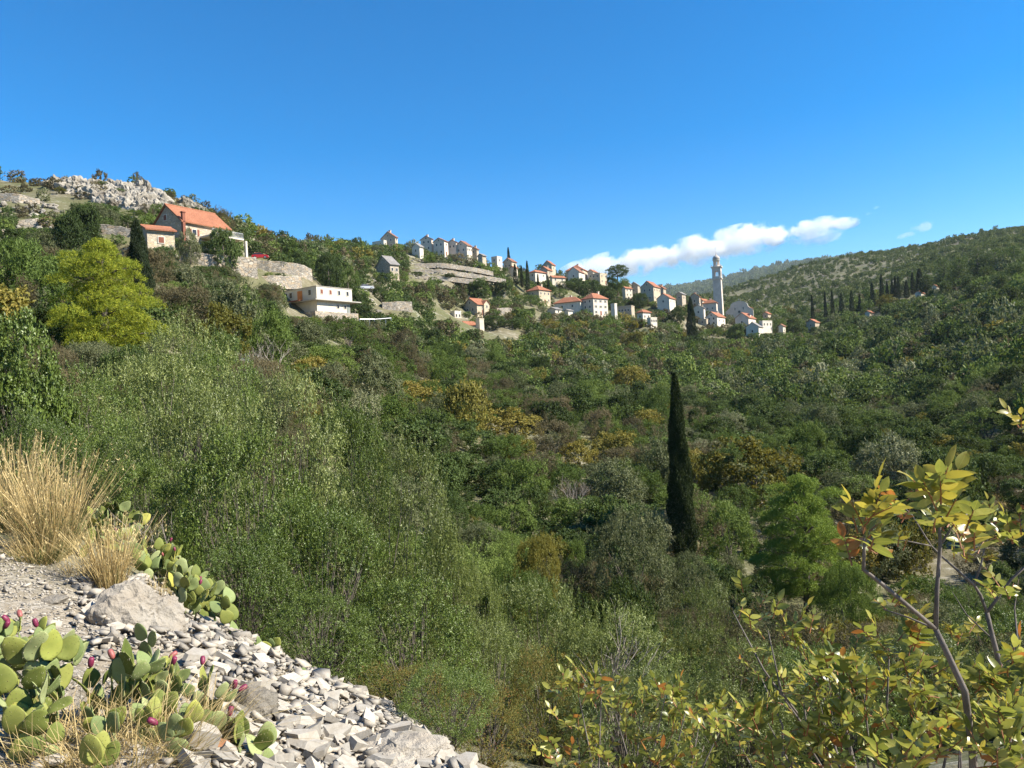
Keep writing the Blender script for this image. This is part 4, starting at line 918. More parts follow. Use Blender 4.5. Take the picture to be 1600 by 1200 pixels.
# middle distance prototypes, nominal crown radius 1, height 1.5
def radial(seed, Rw, H, n_tw, per, tlen, up, lL, lW, jit=.45, lobes=9, shell=.3, gap=.3, flat=1.0):
    return make_foliage('foliage', seed, Rw, H, n_tw, per, tlen, up, lL, lW, M['holm'], jit, lobes, shell, -.05, gap, flat)[0]
MID, NEARP = {}, {}
for kk, kind in enumerate(KINDS):
    up = {'holm': .25, 'olive': .55, 'heath': .8, 'gold': .3, 'juniper': .7}[kind]
    lL, lW = {'holm': (.085, .048), 'olive': (.09, .030), 'heath': (.085, .018), 'gold': (.09, .055), 'juniper': (.08, .026)}[kind]
    sh = {'holm': .28, 'olive': .42, 'heath': .45, 'gold': .5, 'juniper': .35}[kind]
    gp = {'holm': .25, 'olive': .4, 'heath': .45, 'gold': .75, 'juniper': .3}[kind]
    MID[kind] = []
    for v in range(2):
        MID[kind].append(make_foliage('foliage', 11 + kk * 7 + v * 3, 1.0, 1.45 + .25 * v, 1150 if kind != 'gold' else 800, 7, .12, up, lL, lW, M[kind], .4, 9 + 3 * v, sh * .7, -.05, gp, clus=(10, .17))[0])
    NEARP[kind] = make_foliage('foliage', 31 + kk * 7, 1.0, 1.45, 2900, 9, .08, up, lL * .5, lW * .52, M[kind], .4, 12, sh * .7, -.05, gp, clus=(12, .14))[0]
FARP = {}
for kk, kind in enumerate(KINDS):
    me = make_foliage('foliage', 71 + kk * 5, 1.0, 1.5, 200, 3, .12, .3, .22, .14, M[kind], .4, 8, .25, -.05, .3, clus=(4, .2))[0]
    FARP[kind] = me
VFAR = [make_foliage('foliage', 171 + k * 5, 1.0, 1.1, 60, 2, .2, .3, .42, .30, M['far'], .5, 6, .3, -.05, .3)[0] for k in range(2)]

# ------------------------------------------------------------------ scatter
def hit(u, v, d0=20, d1=2500):
    dd = np.exp(np.linspace(math.log(d0), math.log(d1), 500)); a = at(u, v, 1.0)
    z = ground(a.x * dd, dd); below = np.where(a.z * dd < z)[0]
    if len(below) == 0: return None
    d = float(dd[below[0]]); return Vector((a.x * d, d, a.z * d))
def in_poly(u, v, poly):
    r = False; j = len(poly) - 1
    for i in range(len(poly)):
        (xi, yi), (xj, yj) = poly[i], poly[j]
        if (yi > v) != (yj > v) and u < (xj - xi) * (v - yi) / (yj - yi) + xi: r = not r
        j = i
    return r
rg = np.random.default_rng(42)
cand = []
for (r0, r1, sp, smin, smax, hw) in ((14, 130, 2.5, .4, .8, R(46)), (14, 62, 2.9, 1.0, 2.4, R(50)), (62, 210, 3.7, 1.2, 3.3, R(46)), (210, 560, 4.4, 1.3, 3.4, R(44)), (560, 1250, 6.2, 1.3, 3.2, R(42)), (1250, 1800, 14.0, 3.0, 6.0, R(42)), (3300, 5000, 34.0, 9.0, 17.0, R(40))):
    nx = int(2 * r1 / sp)
    gx, gy = np.meshgrid(np.arange(-r1, r1, sp), np.arange(0, r1, sp))
    gx = gx.ravel() + rg.uniform(-.48, .48, gx.size) * sp; gy = gy.ravel() + rg.uniform(-.48, .48, gy.size) * sp
    r = np.hypot(gx, gy); t = np.abs(np.arctan2(gx, gy)); ok = (r >= r0) & (r < r1) & (t < hw)
    gx, gy = gx[ok], gy[ok]; n = len(gx)
    cand.append(np.stack([gx, gy, rg.uniform(0, 1, n) ** 1.25 * (smax - smin) + smin], 1))
xr = random.Random(4)
for poly, cnt, s0, s1 in (([(330,424),(385,448),(480,446),(500,505),(400,525),(320,470)], 130, .9, 2.2), ([(640,442),(720,446),(800,452),(830,500),(760,520),(650,500)], 150, .9, 2.2), ([(235,395),(285,405),(360,425),(360,470),(230,450)], 60, .9, 2.0),
                          ([(800,495),(1000,505),(1200,528),(1200,545),(800,530)], 120, 1.2, 2.6), ([(560,380),(640,395),(650,440),(560,440)], 90, 1.0, 2.2), ([(0,318),(150,330),(160,380),(0,400)], 70, .8, 1.8), ([(640,396),(800,425),(960,450),(1100,480),(1240,505),(1240,525),(1000,510),(800,500),(700,470)], 420, .9, 2.3), ([(1440,405),(1610,375),(1610,460),(1440,470)], 160, 1.4, 3.2)):
    us = [q[0] for q in poly]; vv = [q[1] for q in poly]; ex_ = []
    for _ in range(cnt):
        u, v = xr.uniform(min(us), max(us)), xr.uniform(min(vv), max(vv))
        if in_poly(u, v, poly):
            p = hit(u, v, 30, 700)
            if p: ex_.append((p.x, p.y, xr.uniform(s0, s1)))
    cand.append(np.array(ex_))
cand = np.concatenate(cand); CX, CY, CS = cand.T
CZ = ground(CX, CY); CRr = np.hypot(CX, CY)
CU, CV = proj(CX, CY, CZ)
n = len(CX); keep = np.ones(n, bool); HS = np.where(rg.random(n) < .12, rg.uniform(1.2, 1.9, n), rg.uniform(.75, 1.2, n))
def inbox(u0, u1, v0, v1, d0, d1): return (CU > u0) & (CU < u1) & (CV > v0) & (CV < v1) & (CY > d0) & (CY < d1)
rnd_ = rg.random(n)
dens = np.full(n, 0.93)
patch = fbm(CX / 22.0, CY / 22.0, 21, 3)
dens = np.where((patch < .36) & (CRr > 50), .62, dens)
hill = (CRr > 540) & (CRr < 1250)
dens = np.where(hill, .42 + .55 * np.clip((fbm(CX / 55.0, CY / 55.0, 33, 3) - .42) * 4, 0, 1), dens)
CS = np.where(hill, CS * .85, CS)
dens = np.where(hill & (CU > 1450), np.maximum(dens, .75), dens)
dens = np.where(CRr >= 1250, .8, dens)
dens = np.where(inbox(635, 810, 402, 446, 290, 365), .16, dens)
dens = np.where(inbox(-50, 360, 250, 345, 140, 240), .42, dens); CS = np.where(inbox(-50, 420, 250, 350, 135, 260), CS * .62, CS)
dens = np.where(inbox(1470, 1700, 735, 930, 50, 130), .42, dens)
dens = np.where(inbox(545, 600, 430, 470, 200, 245), .3, dens)
CS = np.where((CU > 1180) & (CY > 150) & (CRr < 540), CS * 1.3, CS)
keep &= rnd_ < dens
for x, y, rad in CLEAR: keep &= (CX - x) ** 2 + (CY - y) ** 2 > (rad + CS * .55) ** 2
HH = CS * 1.5 * HS
for u0, u1, vb, d in KEEP:
    du = CS * F_PX / CY * .8
    m_ = (CU > u0 - du) & (CU < u1 + du) & (CY < d + 2) & (CY > d * .55)
    # allowed height so that the top stays below the base line of what must be seen
    top_allowed = (CV - vb) / F_PX * CY
    small = m_ & (HH > top_allowed)
    f = np.where(small, np.clip(top_allowed / np.maximum(HH, .01), 0, 1), 1.0)
    keep &= ~(small & (f < .3)); HH = HH * f; CS = CS * np.where(small, np.maximum(f, .55), 1.0)
PLANTED = []          # hand placed plants: keep random ones out of their way, filled below
hp = np.zeros(n, bool)

# kinds by patches of the slope
pn = fbm(CX / 30.0, CY / 30.0, 61, 3); q = rg.random(n) * .75 + (pn - .5) * 1.1 + .12
KI = np.select([q < .30, q < .52, q < .66, q < .84], [0, 4, 1, 2], 3)
KI = np.where((KI == 3) & (rg.random(n) < .6), rg.choice([0, 1, 4], n), KI)
rs = (CU > 1150) & (CY > 130)
KI = np.where(rs & ((KI == 2) | (KI == 3)) & (rg.random(n) < .75), rg.choice([0, 0, 4, 1], n), KI)  # greener right spur; the darker leaves also stand in for its shade
KI = np.where((KI == 3) & (CY > 60) & (rg.random(n) < .3), 4, KI)
crag = inbox(-50, 420, 250, 345, 135, 260); KI = np.where(crag & (rg.random(n) < .6), 2, KI)
KI = np.where((rg.random(n) < .025) & (CRr < 420), 3, KI)

# ------------------------------------------------------------------ hand placed trees and shrubs of the middle distance
def stand(u, d):
    """ground point below pixel column u at depth d"""
    x = (u - 800) / F_PX * d
    for _ in range(4):
        z = gz(x, d); uu, vv = proj(x, d, z); x += (u - uu) / F_PX * d
    return Vector((x, d, gz(x, d)))
def ztop(u, v, d): return at(u, v, d).z

def cypress_mesh(seed, H, Rw, dense, leafL, leafW):
    r_ = np.random.default_rng(seed); n_ = dense
    t = r_.random(n_) ** .85; ang = r_.random(n_) * 2 * math.pi
    rad = Rw * np.minimum(1, (1 - t) ** .62 * 1.12) * np.minimum(1, .55 + t * 3.0)
    lump = 1 + .16 * np.sin(ang * 3 + t * 17 + seed) + .10 * np.sin(ang * 5 - t * 41)
    rad = rad * lump * (1 - .25 * r_.random(n_) ** 2)
    P_ = np.stack([rad * np.cos(ang), rad * np.sin(ang), H * (.03 + .95 * t)], 1)
    N_ = np.stack([np.cos(ang) * .28, np.sin(ang) * .28, np.ones(n_)], 1)
    B, D, l, w, rn, CN = twig_leaves(r_, P_, N_, 5, leafL * 1.6, .5, .16, leafL, leafW, .35)
    CN = CN * np.array([1, 1, .1]); return leaves_mesh('foliage', B, D, l, w, M['cypress'], seed, rn, CN=CN, cj=.25)
def cyp_trunk(H, Rw):
    b = MB(); b.tube([(0, 0, -1), (0, 0, H * .5), (0, 0, H * .93)], [Rw * .16, Rw * .1, .02], 6); return b.mesh('trunk', M['bark'])
CYP_FAR = cypress_mesh(5, 12.0, 1.35, 900, .42, .16); CYPT = cyp_trunk(12, 1.35)
CYP_BIG = cypress_mesh(6, 14.0, 1.25, 15000, .17, .06)
CYP_MID = cypress_mesh(9, 10.0, 2.0, 5000, .24, .08)

def cypress(u, vt, vb, d, wpx, label, crown, H0, R0, group='cypresses', on_ground=True):
    p = stand(u, d); H = max(2.0, ztop(u, vt, d) - p.z) * (.88 if u > 1250 else 1.0); s = H / H0; sr = wpx * d / F_PX / 2 / R0
    root = empty('cypress_tree', p, (u * 1.7) % 6.28); tag(root, label, 'cypress', group)
    for nm, me in (('crown', crown), ('trunk', CYPT)):
        o = mobj(nm, me, root); o.scale = (sr, sr, s) if nm == 'crown' else (sr * R0 / 1.35, sr * R0 / 1.35, H / 12.0)
    PLANTED.append((p.x, p.y, wpx * d / F_PX / 2 + .4)); KEEP2.append((u - wpx / 2, u + wpx / 2, vb, d))
KEEP2 = []
cypress(1070, 583, 862, 60, 40, 'tall slender dark cypress standing alone in the middle of the valley', CYP_BIG, 14.0, 1.25)
cypress(221, 347, 440, 72, 42, 'broad dark conical cypress between the pale pine and small cottage', CYP_MID, 10.0, 2.0)
cypress(1082, 466, 524, 335, 16, 'broad black cypress in the village left of the bell tower', CYP_MID, 10.0, 2.0)
for (u, vt, vb, d, w, lab) in (
  (796,388,404,400,6,'single pointed cypress on the skyline above the village'),
  (806,414,448,382,7,'leftmost of the dark cypresses beside the white cube house'),
  (816,416,448,384,5,'middle of the dark cypresses beside the white cube house'),
  (826,410,448,380,7,'tallest and right of the dark cypresses beside the white cube house'),
  (842,430,446,384,5,'small cypress in front of the white cube house'),
  (858,432,446,390,4,'small thin cypress in front of the narrow gabled house'),
  (1271,456,487,430,6,'leftmost cypress of the loose row right of the village'),
  (1291,450,478,440,5,'second cypress of the loose row right of the village'),
  (1302,448,476,440,6,'third cypress of the loose row right of the village'),
  (1316,454,481,435,8,'fourth, stout cypress of the loose row right of the village'),
  (1332,450,481,435,8,'fifth, stout cypress of the loose row right of the village'),
  (1344,458,476,440,5,'short sixth cypress of the loose row right of the village'),
  (1364,437,470,440,7,'seventh cypress, near the tallest of the row'),
  (1379,424,473,438,7,'tallest cypress of the row on the right slope'),
  (1376,474,494,410,6,'separate lower cypress in front of the tallest of the row'),
  (1387,436,462,450,5,'slim cypress just right of the tallest of the row'),
  (1395,434,465,450,6,'left cypress of the dense clump right of the row'),
  (1400,428,466,450,6,'middle cypress of the dense clump right of the row'),
  (1405,427,468,448,6,'right cypress of the dense clump right of the row'),
  (1417,436,468,445,8,'bushy cypress right of the dense clump'),
  (1427,422,462,450,6,'slender cypress left of the small red roofed houses'),
  (1438,416,458,455,12,'thick cypress above the small red roofed houses')):
    cypress(u, vt, vb, d, w, lab, CYP_FAR, 12.0, 1.35, 'cypresses of village and right slope')

# Aleppo pines: tufts of needles on lumpy tiers
def pine_mesh(seed, Rw, H, n_tuft, per, nl, nw, mat, conic=.55):
    r_ = np.random.default_rng(seed); cs = []
    for k in range(54):
        t = (k + .5) / 54; a = k * 2.4; rr2 = Rw * (1 - conic * t) * (.12 + .85 * r_.random() ** .7) * (1.1 if t > .12 else .8)
        if t > .9: rr2 *= .35
        cs.append((rr2 * math.cos(a), rr2 * math.sin(a), H * (.12 + .84 * t), Rw * (.32 - .13 * t)))
    cs = np.array(cs); k = r_.choice(len(cs), n_tuft, p=cs[:, 3] ** 2 / (cs[:, 3] ** 2).sum())
    dv = r_.normal(size=(n_tuft, 3)); dv /= np.linalg.norm(dv, axis=1, keepdims=True); dv[:, 2] = np.abs(dv[:, 2]) * .9 - .15
    P_ = cs[k, :3] + dv * (cs[k, 3] * (1 - .35 * r_.random(n_tuft) ** 2))[:, None] * np.array([1, 1, .75])
    B, D, l, w, rn, CN = twig_leaves(r_, P_, dv, per, nl * 1.5, .45, .3, nl, nw, .6)
    return leaves_mesh('foliage', B, D, l, w, mat, seed, rn, CN=CN), cs[:, :3]
def pine(u, vt, vb, d, wpx, label, mat, seed, n_tuft=4200, nl=.20, nw=.035, conic=.55, per=8):
    if u > 1400:                  # on the far slope the foot of the tree gives its distance
        hp_ = hit(u, vb, 120, 900); d = hp_.y if hp_ else d
    p = stand(u, d); H = ztop(u, vt, d) - p.z; Rw = wpx * d / F_PX / 2
    root = empty('pine_tree', p); tag(root, label, 'pine')
    me, cs = pine_mesh(seed, Rw, H, n_tuft, per, nl, nw, mat, conic); mobj('crown', me, root)
    b = MB(); b.tube([(0, 0, -1), (.1, 0, H * .5), (0, .1, H * .92)], [Rw * .09, Rw * .06, .03], 7)
    for c_ in cs[::2]: b.tube([(0, 0, c_[2] * .86), (c_[0] * .55, c_[1] * .55, c_[2] * .97), tuple(c_)], [Rw * .03, Rw * .02, .02], 4)
    mobj('trunk', b.mesh('trunk', M['bark']), root)
    PLANTED.append((p.x, p.y, Rw * .8))
    if d < 100: KEEP2.append((u - wpx * .4, u + wpx * .4, vb, d))
pine(165, 376, 530, 50, 172, 'large bright yellow-green pine left of the dark conical cypress', M['pine_y'], 3, 10500, .16, .034, .62)
pine(1262, 742, 965, 50, 150, 'fresh green pine in the valley right of the tall cypress', M['pine'], 4, 15000, .14, .032, .5)
for i, (u, vt, vb, d, w) in enumerate(((1476,406,450,470,30),(1500,404,455,475,30),(1528,392,440,490,34),(1556,390,432,500,30),(1585,384,425,510,34))):
    pine(u, vt, vb, d, w, ('first', 'second', 'third', 'fourth', 'last')[i] + ' dark pine from the left in the wood on the upper right slope', M['holm'], 20 + i, 900, .7, .28, .35, 4)

for i, (u, vt, d, w) in enumerate(((1448,432,440,20),(1492,424,450,24),(1512,432,440,22),(1540,418,460,28),(1566,428,445,26),(1590,412,465,30),(1524,446,420,24),(1552,452,415,26),(1582,450,410,28),(1478,440,432,20),(1600,474,380,30),(1560,484,370,28))):
    pine(u, vt, vt + 30, d, w, 'dark pine, ' + ('topmost left', 'upper left', 'left middle', 'upper middle', 'middle', 'upper right', 'lower left middle', 'lower middle', 'lower right', 'low left', 'lowest right', 'lowest middle')[i] + ' of the scattered trees below the pine wood', M['holm'], 40 + i, 700, .7, .28, .3, 4)
# village trees that stand out as dark round crowns, and the umbrella pine
def round_tree(u, vt, vb, d, wpx, label, kind, nm='leafy_tree', seed=1, me=None, trunk_h=None):
    p = stand(u, d); zt = ztop(u, vt, d); H = max(1.2, zt - p.z); Rw = wpx * d / F_PX / 2
    root = empty(nm, p, u * .7); tag(root, label, 'tree', None)
    hc = (H - (trunk_h or 0)); o = mobj('crown', me or MID[kind][seed % 2], root, (0, 0, (trunk_h or 0)))
    o.scale = (Rw, Rw, hc / (1.45 + .25 * (seed % 2)) / 1.0)
    b = MB(); b.tube([(0, 0, -1), (.05 * Rw, 0, H * .35), (0, 0, H * .7)], [Rw * .10, Rw * .07, Rw * .02], 6); mobj('trunk', b.mesh('trunk', M['bark']), root)
    PLANTED.append((p.x, p.y, Rw * .8)); KEEP2.append((u - wpx * .35, u + wpx * .35, vb, d))
p = stand(966, 440); zt = ztop(966, 416, 440); H = zt - p.z; Rw = 14.5 * 440 / F_PX
root = empty('stone_pine', p); tag(root, 'umbrella shaped stone pine on the village skyline', 'pine')
o = mobj('crown', MID['holm'][0], root, (0, 0, H - 6.0)); o.scale = (Rw * 1.2, Rw * 1.2, 6.0 / 1.45)
b = MB(); b.tube([(0, 0, -1), (.3, 0, H * .4), (0, 0, H - 3)], [.5, .4, .3], 7)
for a in range(6): b.tube([(0, 0, H - 4.5), (Rw * .35 * math.cos(a), Rw * .35 * math.sin(a), H - 3.2), (Rw * .6 * math.cos(a), Rw * .6 * math.sin(a), H - 2.4)], [.2, .15, .08], 5)
mobj('trunk', b.mesh('trunk', M['bark']), root); PLANTED.append((p.x, p.y, 4))
VT = [(958,433,446,436,20,'holm'),(975,436,448,434,22,'juniper'),(1000,459,484,400,28,'holm'),(1058,482,502,380,28,'holm'),(905,436,460,410,30,'holm'),(885,440,462,405,30,'holm'),(925,440,462,415,30,'holm'),(950,450,468,408,26,'holm'),
      (875,452,472,392,24,'juniper'),(770,495,530,285,44,'holm'),(800,500,530,290,34,'holm'),(690,475,500,288,24,'olive'),(830,462,482,355,30,'juniper'),(960,470,486,392,24,'holm'),
      (1150,508,530,372,26,'holm'),(1122,512,528,380,20,'juniper'),(1215,500,520,400,26,'juniper'),(1240,498,520,405,22,'holm'),(350,362,395,121,44,'holm'),(345,352,372,140,38,'juniper'),
      (298,365,388,117,34,'olive'),(200,338,355,140,34,'holm'),(210,330,350,150,30,'juniper'),(595,450,478,230,26,'holm'),(585,445,480,240,30,'olive'),(515,400,446,195,40,'holm'),(545,420,455,210,34,'juniper'),
      (470,395,420,200,34,'holm'),(650,425,440,310,24,'holm'),(700,428,445,320,24,'holm'),(1130,494,500,420,14,'holm')]
ADJ = {'holm': 'dark round', 'juniper': 'fresh green', 'olive': 'grey-green'}
WHERE = ['left below the umbrella pine','right below the umbrella pine','before the large gabled stone house','below the white gable near the village cypress','under the whitewashed crest house','left of the crest houses','right of the crest houses','between crest and mansion','beside the square pyramid roofed house','right of the low cream cottage','second right of the low cream cottage','above the small white cube','left of the long hipped house','right behind the mansion','at the foot of the church houses','below the white house under the tower','left of the cream hut','right of the cream hut','before the farmhouse terrace','behind the farmhouse roof end','between cottage and farmhouse terrace','above the cottage, left','higher above the cottage, left','at the silver car','left of the silver car','above the white building','right above the white building','above the embankment end','at the left end of the bare terraces','in the middle of the bare terraces','at the foot of the bell tower shaft']
for i, (u, vt, vb, d, w, kd) in enumerate(VT):
    round_tree(u, vt, vb, d, w, ADJ[kd] + ' tree ' + WHERE[i], kd, 'leafy_tree', i)
# valley shrubs that stand out one by one
VS = [(1085,882,965,43,95,'olive','lower grey-green shrub in front of the foot of the tall cypress','olive_shrub'),(992,812,965,42,140,'olive','broad rounded grey-green shrub left below the tall cypress','olive_shrub'),
      (968,728,800,76,105,'olive','dark rounded grey shrub left of the tall cypress top half','olive_shrub'),
      (1182,690,790,86,130,'gold','wide yellowing tree right of the tall cypress','autumn_tree'),
      (1085,712,775,88,60,'gold','yellowing bush just right of the tall cypress','autumn_shrub'),
      (800,640,700,105,90,'gold','yellow leaved bush on the slope under the village','autumn_shrub'),
      (870,660,730,100,80,'heath','brownish shrub right of the yellow slope bush','heath_shrub'),
      (905,690,740,98,60,'gold','second yellow bush left of the tall cypress','autumn_shrub'),
      (985,575,605,190,60,'gold','yellow bush beyond the tip of the tall cypress','autumn_shrub'),
      (840,850,905,36,90,'gold','orange tinged bush at the edge of the grey thicket','autumn_shrub'),
      (820,720,780,70,75,'juniper','fresh green conical bush below the brown shrub','juniper_shrub'),
      (1140,790,850,62,80,'juniper','green bush right beside the foot of the tall cypress','juniper_shrub'),
      (1330,880,1000,42,90,'juniper','feathery green shrub right below the green pine','juniper_shrub'),
      (1545,640,700,120,90,'juniper','rounded green tree on the right valley floor','juniper_shrub'),
      (1400,690,760,98,110,'olive','wide grey shrub on the valley floor at right','olive_shrub'),
      (860,500,520,318,30,'gold','golden bush below the grey roofed shed','autumn_shrub'),
      (990,520,545,300,36,'gold','yellow bush below the small pyramid roofed house','autumn_shrub'),
      (1388,462,480,415,30,'gold','yellow bush at the foot of the tallest row cypress','autumn_shrub'),
      (700,560,610,135,60,'juniper','light green bush at the upper left of the slope','juniper_shrub'),
      (350,480,540,64,80,'gold','straw yellow shrub right of the pale pine','autumn_shrub'),
      (420,490,560,68,70,'juniper','green bush left below the white building','juniper_shrub'),
      (545,500,560,140,70,'juniper','bright green bush just below the white building','juniper_shrub')]
for i, (u, vt, vb, d, w, kd, lab, nm) in enumerate(VS):
    p = stand(u, d); H = max(.8, ztop(u, vt, d) - p.z); Rw = w * d / F_PX / 2
    root = empty(nm, p, u * .31); tag(root, lab, 'shrub' if 'shrub' in nm else 'tree')
    me = MID[kd][i % 2]
    if d < 60: me = make_foliage('foliage', 300 + i, 1.0, 1.45, 4500, 9, .07, .5, .034, .015, M[kd], .4, 14, .22, -.05, .3, clus=(14, .13))[0]
    o = mobj('foliage', me, root); o.scale = (Rw, Rw, H / (1.45 + (.25 * (i % 2) if d >= 60 else 0)))
    st = mobj('stem', make_stems('stem', i, H, Rw, [(rg.uniform(-.6, .6) * Rw, rg.uniform(-.6, .6) * Rw, H * rg.uniform(.5, .9)) for _ in range(12)], 8, .05 * Rw, M['bark']), root)
    PLANTED.append((p.x, p.y, Rw * .85)); KEEP2.append((u - w * .4, u + w * .4, vb - (vb - vt) * .35, d))
for x, y, rad in PLANTED: keep &= (CX - x) ** 2 + (CY - y) ** 2 > (rad + CS * .55) ** 2
for u0, u1, vb, d in KEEP2:
    du = CS * F_PX / CY * .7
    m_ = (CU > u0 - du) & (CU < u1 + du) & (CY < d) & (CY > d * .5)
    ta = (CV - vb) / F_PX * CY; small = m_ & (HH > ta); f = np.where(small, np.clip(ta / np.maximum(HH, .01), 0, 1), 1.0)
    keep &= ~(small & (f < .3)); HH = HH * f; CS = CS * np.where(small, np.maximum(f, .55), 1.0)
keep &= ~((CRr < 30) & (CU < 830))          # the near thicket on the left is planted by hand
keep &= CRr > 16

# visibility: running horizon of the ground per direction
thb = np.linspace(-R(52), R(52), 520); rb = np.exp(np.linspace(math.log(10), math.log(5200), 280))
tg, rg2 = np.meshgrid(thb, rb, indexing='ij'); zb = ground((rg2 * np.sin(tg)).ravel(), (rg2 * np.cos(tg)).ravel()).reshape(tg.shape)
hor = np.maximum.accumulate(np.where(rg2 > 35, (zb + .9) / rg2, (zb + 1.6) / rg2), axis=1)
ti = np.clip(((np.arctan2(CX, CY) + R(52)) / R(104) * 519).astype(int), 0, 519); ri = np.clip(np.searchsorted(rb, CRr * .97) - 1, 0, 279)
vis = ((CZ + HH) / CRr > hor[ti, ri]) & (CU > -10) & (CU < 1610) & (CV < 1215)
size_px = HH * F_PX / CY
LMK = [(250,375,'the small stone cottage'),(310,350,'the farmhouse'),(200,300,'the limestone crag'),(170,450,'the pale pine'),(221,400,'the conical cypress'),(407,400,'the red car'),(430,438,'the long low stone wall'),(510,465,'the long white building'),
       (606,420,'the lone grey house'),(573,450,'the silver car'),(620,480,'the short high wall'),(690,385,'the ridge row houses'),(715,425,'the bare terraces'),(748,485,'the cross gabled house'),(735,510,'the low cream cottage'),(843,462,'the pyramid roofed house'),
       (890,475,'the long hipped house'),(930,480,'the mansion'),(1006,492,'the small pyramid roofed house'),(1022,458,'the large gabled stone house'),(1082,500,'the village cypress'),(1125,450,'the bell tower'),(1160,490,'the church'),(1224,515,'the cream hut'),
       (1330,470,'the loose cypress row'),(1400,450,'the dense cypress clump'),(1450,455,'the red roofed slope houses'),(1530,410,'the dark pine wood'),(1070,600,'the tip of the tall cypress'),(1070,730,'the middle of the tall cypress'),(1075,850,'the foot of the tall cypress'),
       (1262,850,'the green valley pine'),(1030,880,'the broad rounded shrub'),(968,760,'the dark rounded grey shrub'),(1182,740,'the wide yellowing tree'),(800,670,'the yellow slope bush'),(870,700,'the brown slope shrub'),(1545,670,'the rounded green tree at right'),(1400,725,'the wide grey valley shrub'),
       (1330,572,'the long field wall'),(1460,541,'the upper field wall'),(625,750,'the big silvery shrub'),(440,620,'the top of the left thicket'),(1540,830,'the dry clearing'),(700,580,'the light green slope bush'),(1470,780,'the foreground sapling'),(1240,620,'the middle of the right valley side'),(1540,540,'the right edge slope'),(60,420,'the dark left hillside trees'),(910,560,'the lower village slope')]
lu = np.array([q[0] for q in LMK]); lv = np.array([q[1] for q in LMK])
def where_label(u, v):
    k = int(np.argmin((lu - u) ** 2 + ((lv - v) * 1.4) ** 2)); du, dv = u - lu[k], v - lv[k]
    if abs(dv) * 1.4 > abs(du): rel = 'below' if dv > 0 else 'above'
    else: rel = 'right of' if du > 0 else 'left of'
    return rel + ' ' + LMK[k][2]
KN = {'holm': ('evergreen_shrub', 'dark evergreen shrub'), 'olive': ('olive_shrub', 'grey-green olive shrub'), 'heath': ('heath_shrub', 'brownish heath shrub'), 'gold': ('autumn_shrub', 'yellowing autumn shrub'), 'juniper': ('juniper_shrub', 'fresh green juniper shrub')}
single = np.zeros(n, bool)
for ki, kind in enumerate(KINDS):
    ids = np.where(keep & vis & (KI == ki) & (CRr < 400))[0]
    ids = ids[np.argsort(-size_px[ids])][:300]; single[ids] = True
    for i in ids:
        i = int(i); v = int(i) % 2
        if CRr[i] < 55: me = NEARP[kind]; h0 = 1.45
        elif CRr[i] < 200: me = MID[kind][v]; h0 = 1.45 + .25 * v
        else: me = FARP[kind]; h0 = 1.5
        o = mobj(KN[kind][0], me); o.location = (CX[i], CY[i], CZ[i] - .1 * HH[i]); o.rotation_euler = (0, 0, (i * 2.399) % 6.283)
        o.scale = (CS[i] * (.78 + .5 * ((i * .618) % 1)), CS[i] * (.78 + .5 * ((i * .371) % 1)), HH[i] / h0)
        wl_ = ('large ' if CS[i] > 2.0 else 'low ' if HH[i] < 2.0 else 'mid-sized ') + KN[kind][1] + ' ' + where_label(CU[i], CV[i] - HH[i] * .5 * F_PX / CY[i])
        tag(o, wl_, 'shrub', wl_)
# everything past that reads as one mass of scrub
def scatter_obj(name, label, cat, protos, pos, pidx, rotz, scl):
    pc = bpy.data.collections.new(name + '_plants')
    for j, me in enumerate(protos):
        o = bpy.data.objects.new('%s_piece.%03d' % (name, j), me); pc.objects.link(o)
    me = bpy.data.meshes.new(name); me.vertices.add(len(pos)); me.vertices.foreach_set('co', np.asarray(pos, dtype=np.float32).ravel())
    for nm, tp, arr in (('pidx', 'INT', pidx), ('rotz', 'FLOAT', rotz)):
        a_ = me.attributes.new(nm, tp, 'POINT'); a_.data.foreach_set('value', np.asarray(arr, dtype=np.int32 if tp == 'INT' else np.float32))
    a_ = me.attributes.new('scl', 'FLOAT_VECTOR', 'POINT'); a_.data.foreach_set('vector', np.asarray(scl, dtype=np.float32).ravel())
    me.update(); ob = mobj(name, me); tag(ob, label, cat, kind='stuff')
    ng = bpy.data.node_groups.new(name + '_scatter', 'GeometryNodeTree')
    ng.interface.new_socket('Geometry', in_out='INPUT', socket_type='NodeSocketGeometry'); ng.interface.new_socket('Geometry', in_out='OUTPUT', socket_type='NodeSocketGeometry')
    gi = ng.nodes.new('NodeGroupInput'); go = ng.nodes.new('NodeGroupOutput')
    ip = ng.nodes.new('GeometryNodeInstanceOnPoints'); ci = ng.nodes.new('GeometryNodeCollectionInfo')
    ci.inputs['Collection'].default_value = pc; ci.inputs['Separate Children'].default_value = True; ci.inputs['Reset Children'].default_value = True
    def nattr(nm, tp):
        x = ng.nodes.new('GeometryNodeInputNamedAttribute'); x.data_type = tp; x.inputs[0].default_value = nm; return x.outputs[0]
    ng.links.new(gi.outputs[0], ip.inputs['Points']); ng.links.new(ci.outputs[0], ip.inputs['Instance'])
    ip.inputs['Pick Instance'].default_value = True
    ng.links.new(nattr('pidx', 'INT'), ip.inputs['Instance Index'])
    cx = ng.nodes.new('ShaderNodeCombineXYZ'); ng.links.new(nattr('rotz', 'FLOAT'), cx.inputs[2])
    er = ng.nodes.new('FunctionNodeEulerToRotation'); ng.links.new(cx.outputs[0], er.inputs[0]); ng.links.new(er.outputs[0], ip.inputs['Rotation'])
    ng.links.new(nattr('scl', 'FLOAT_VECTOR'), ip.inputs['Scale']); ng.links.new(ip.outputs[0], go.inputs[0])
    ob.modifiers.new('scatter', 'NODES').node_group = ng
    return ob
rest = keep & ~single
ids = np.where(rest)[0]
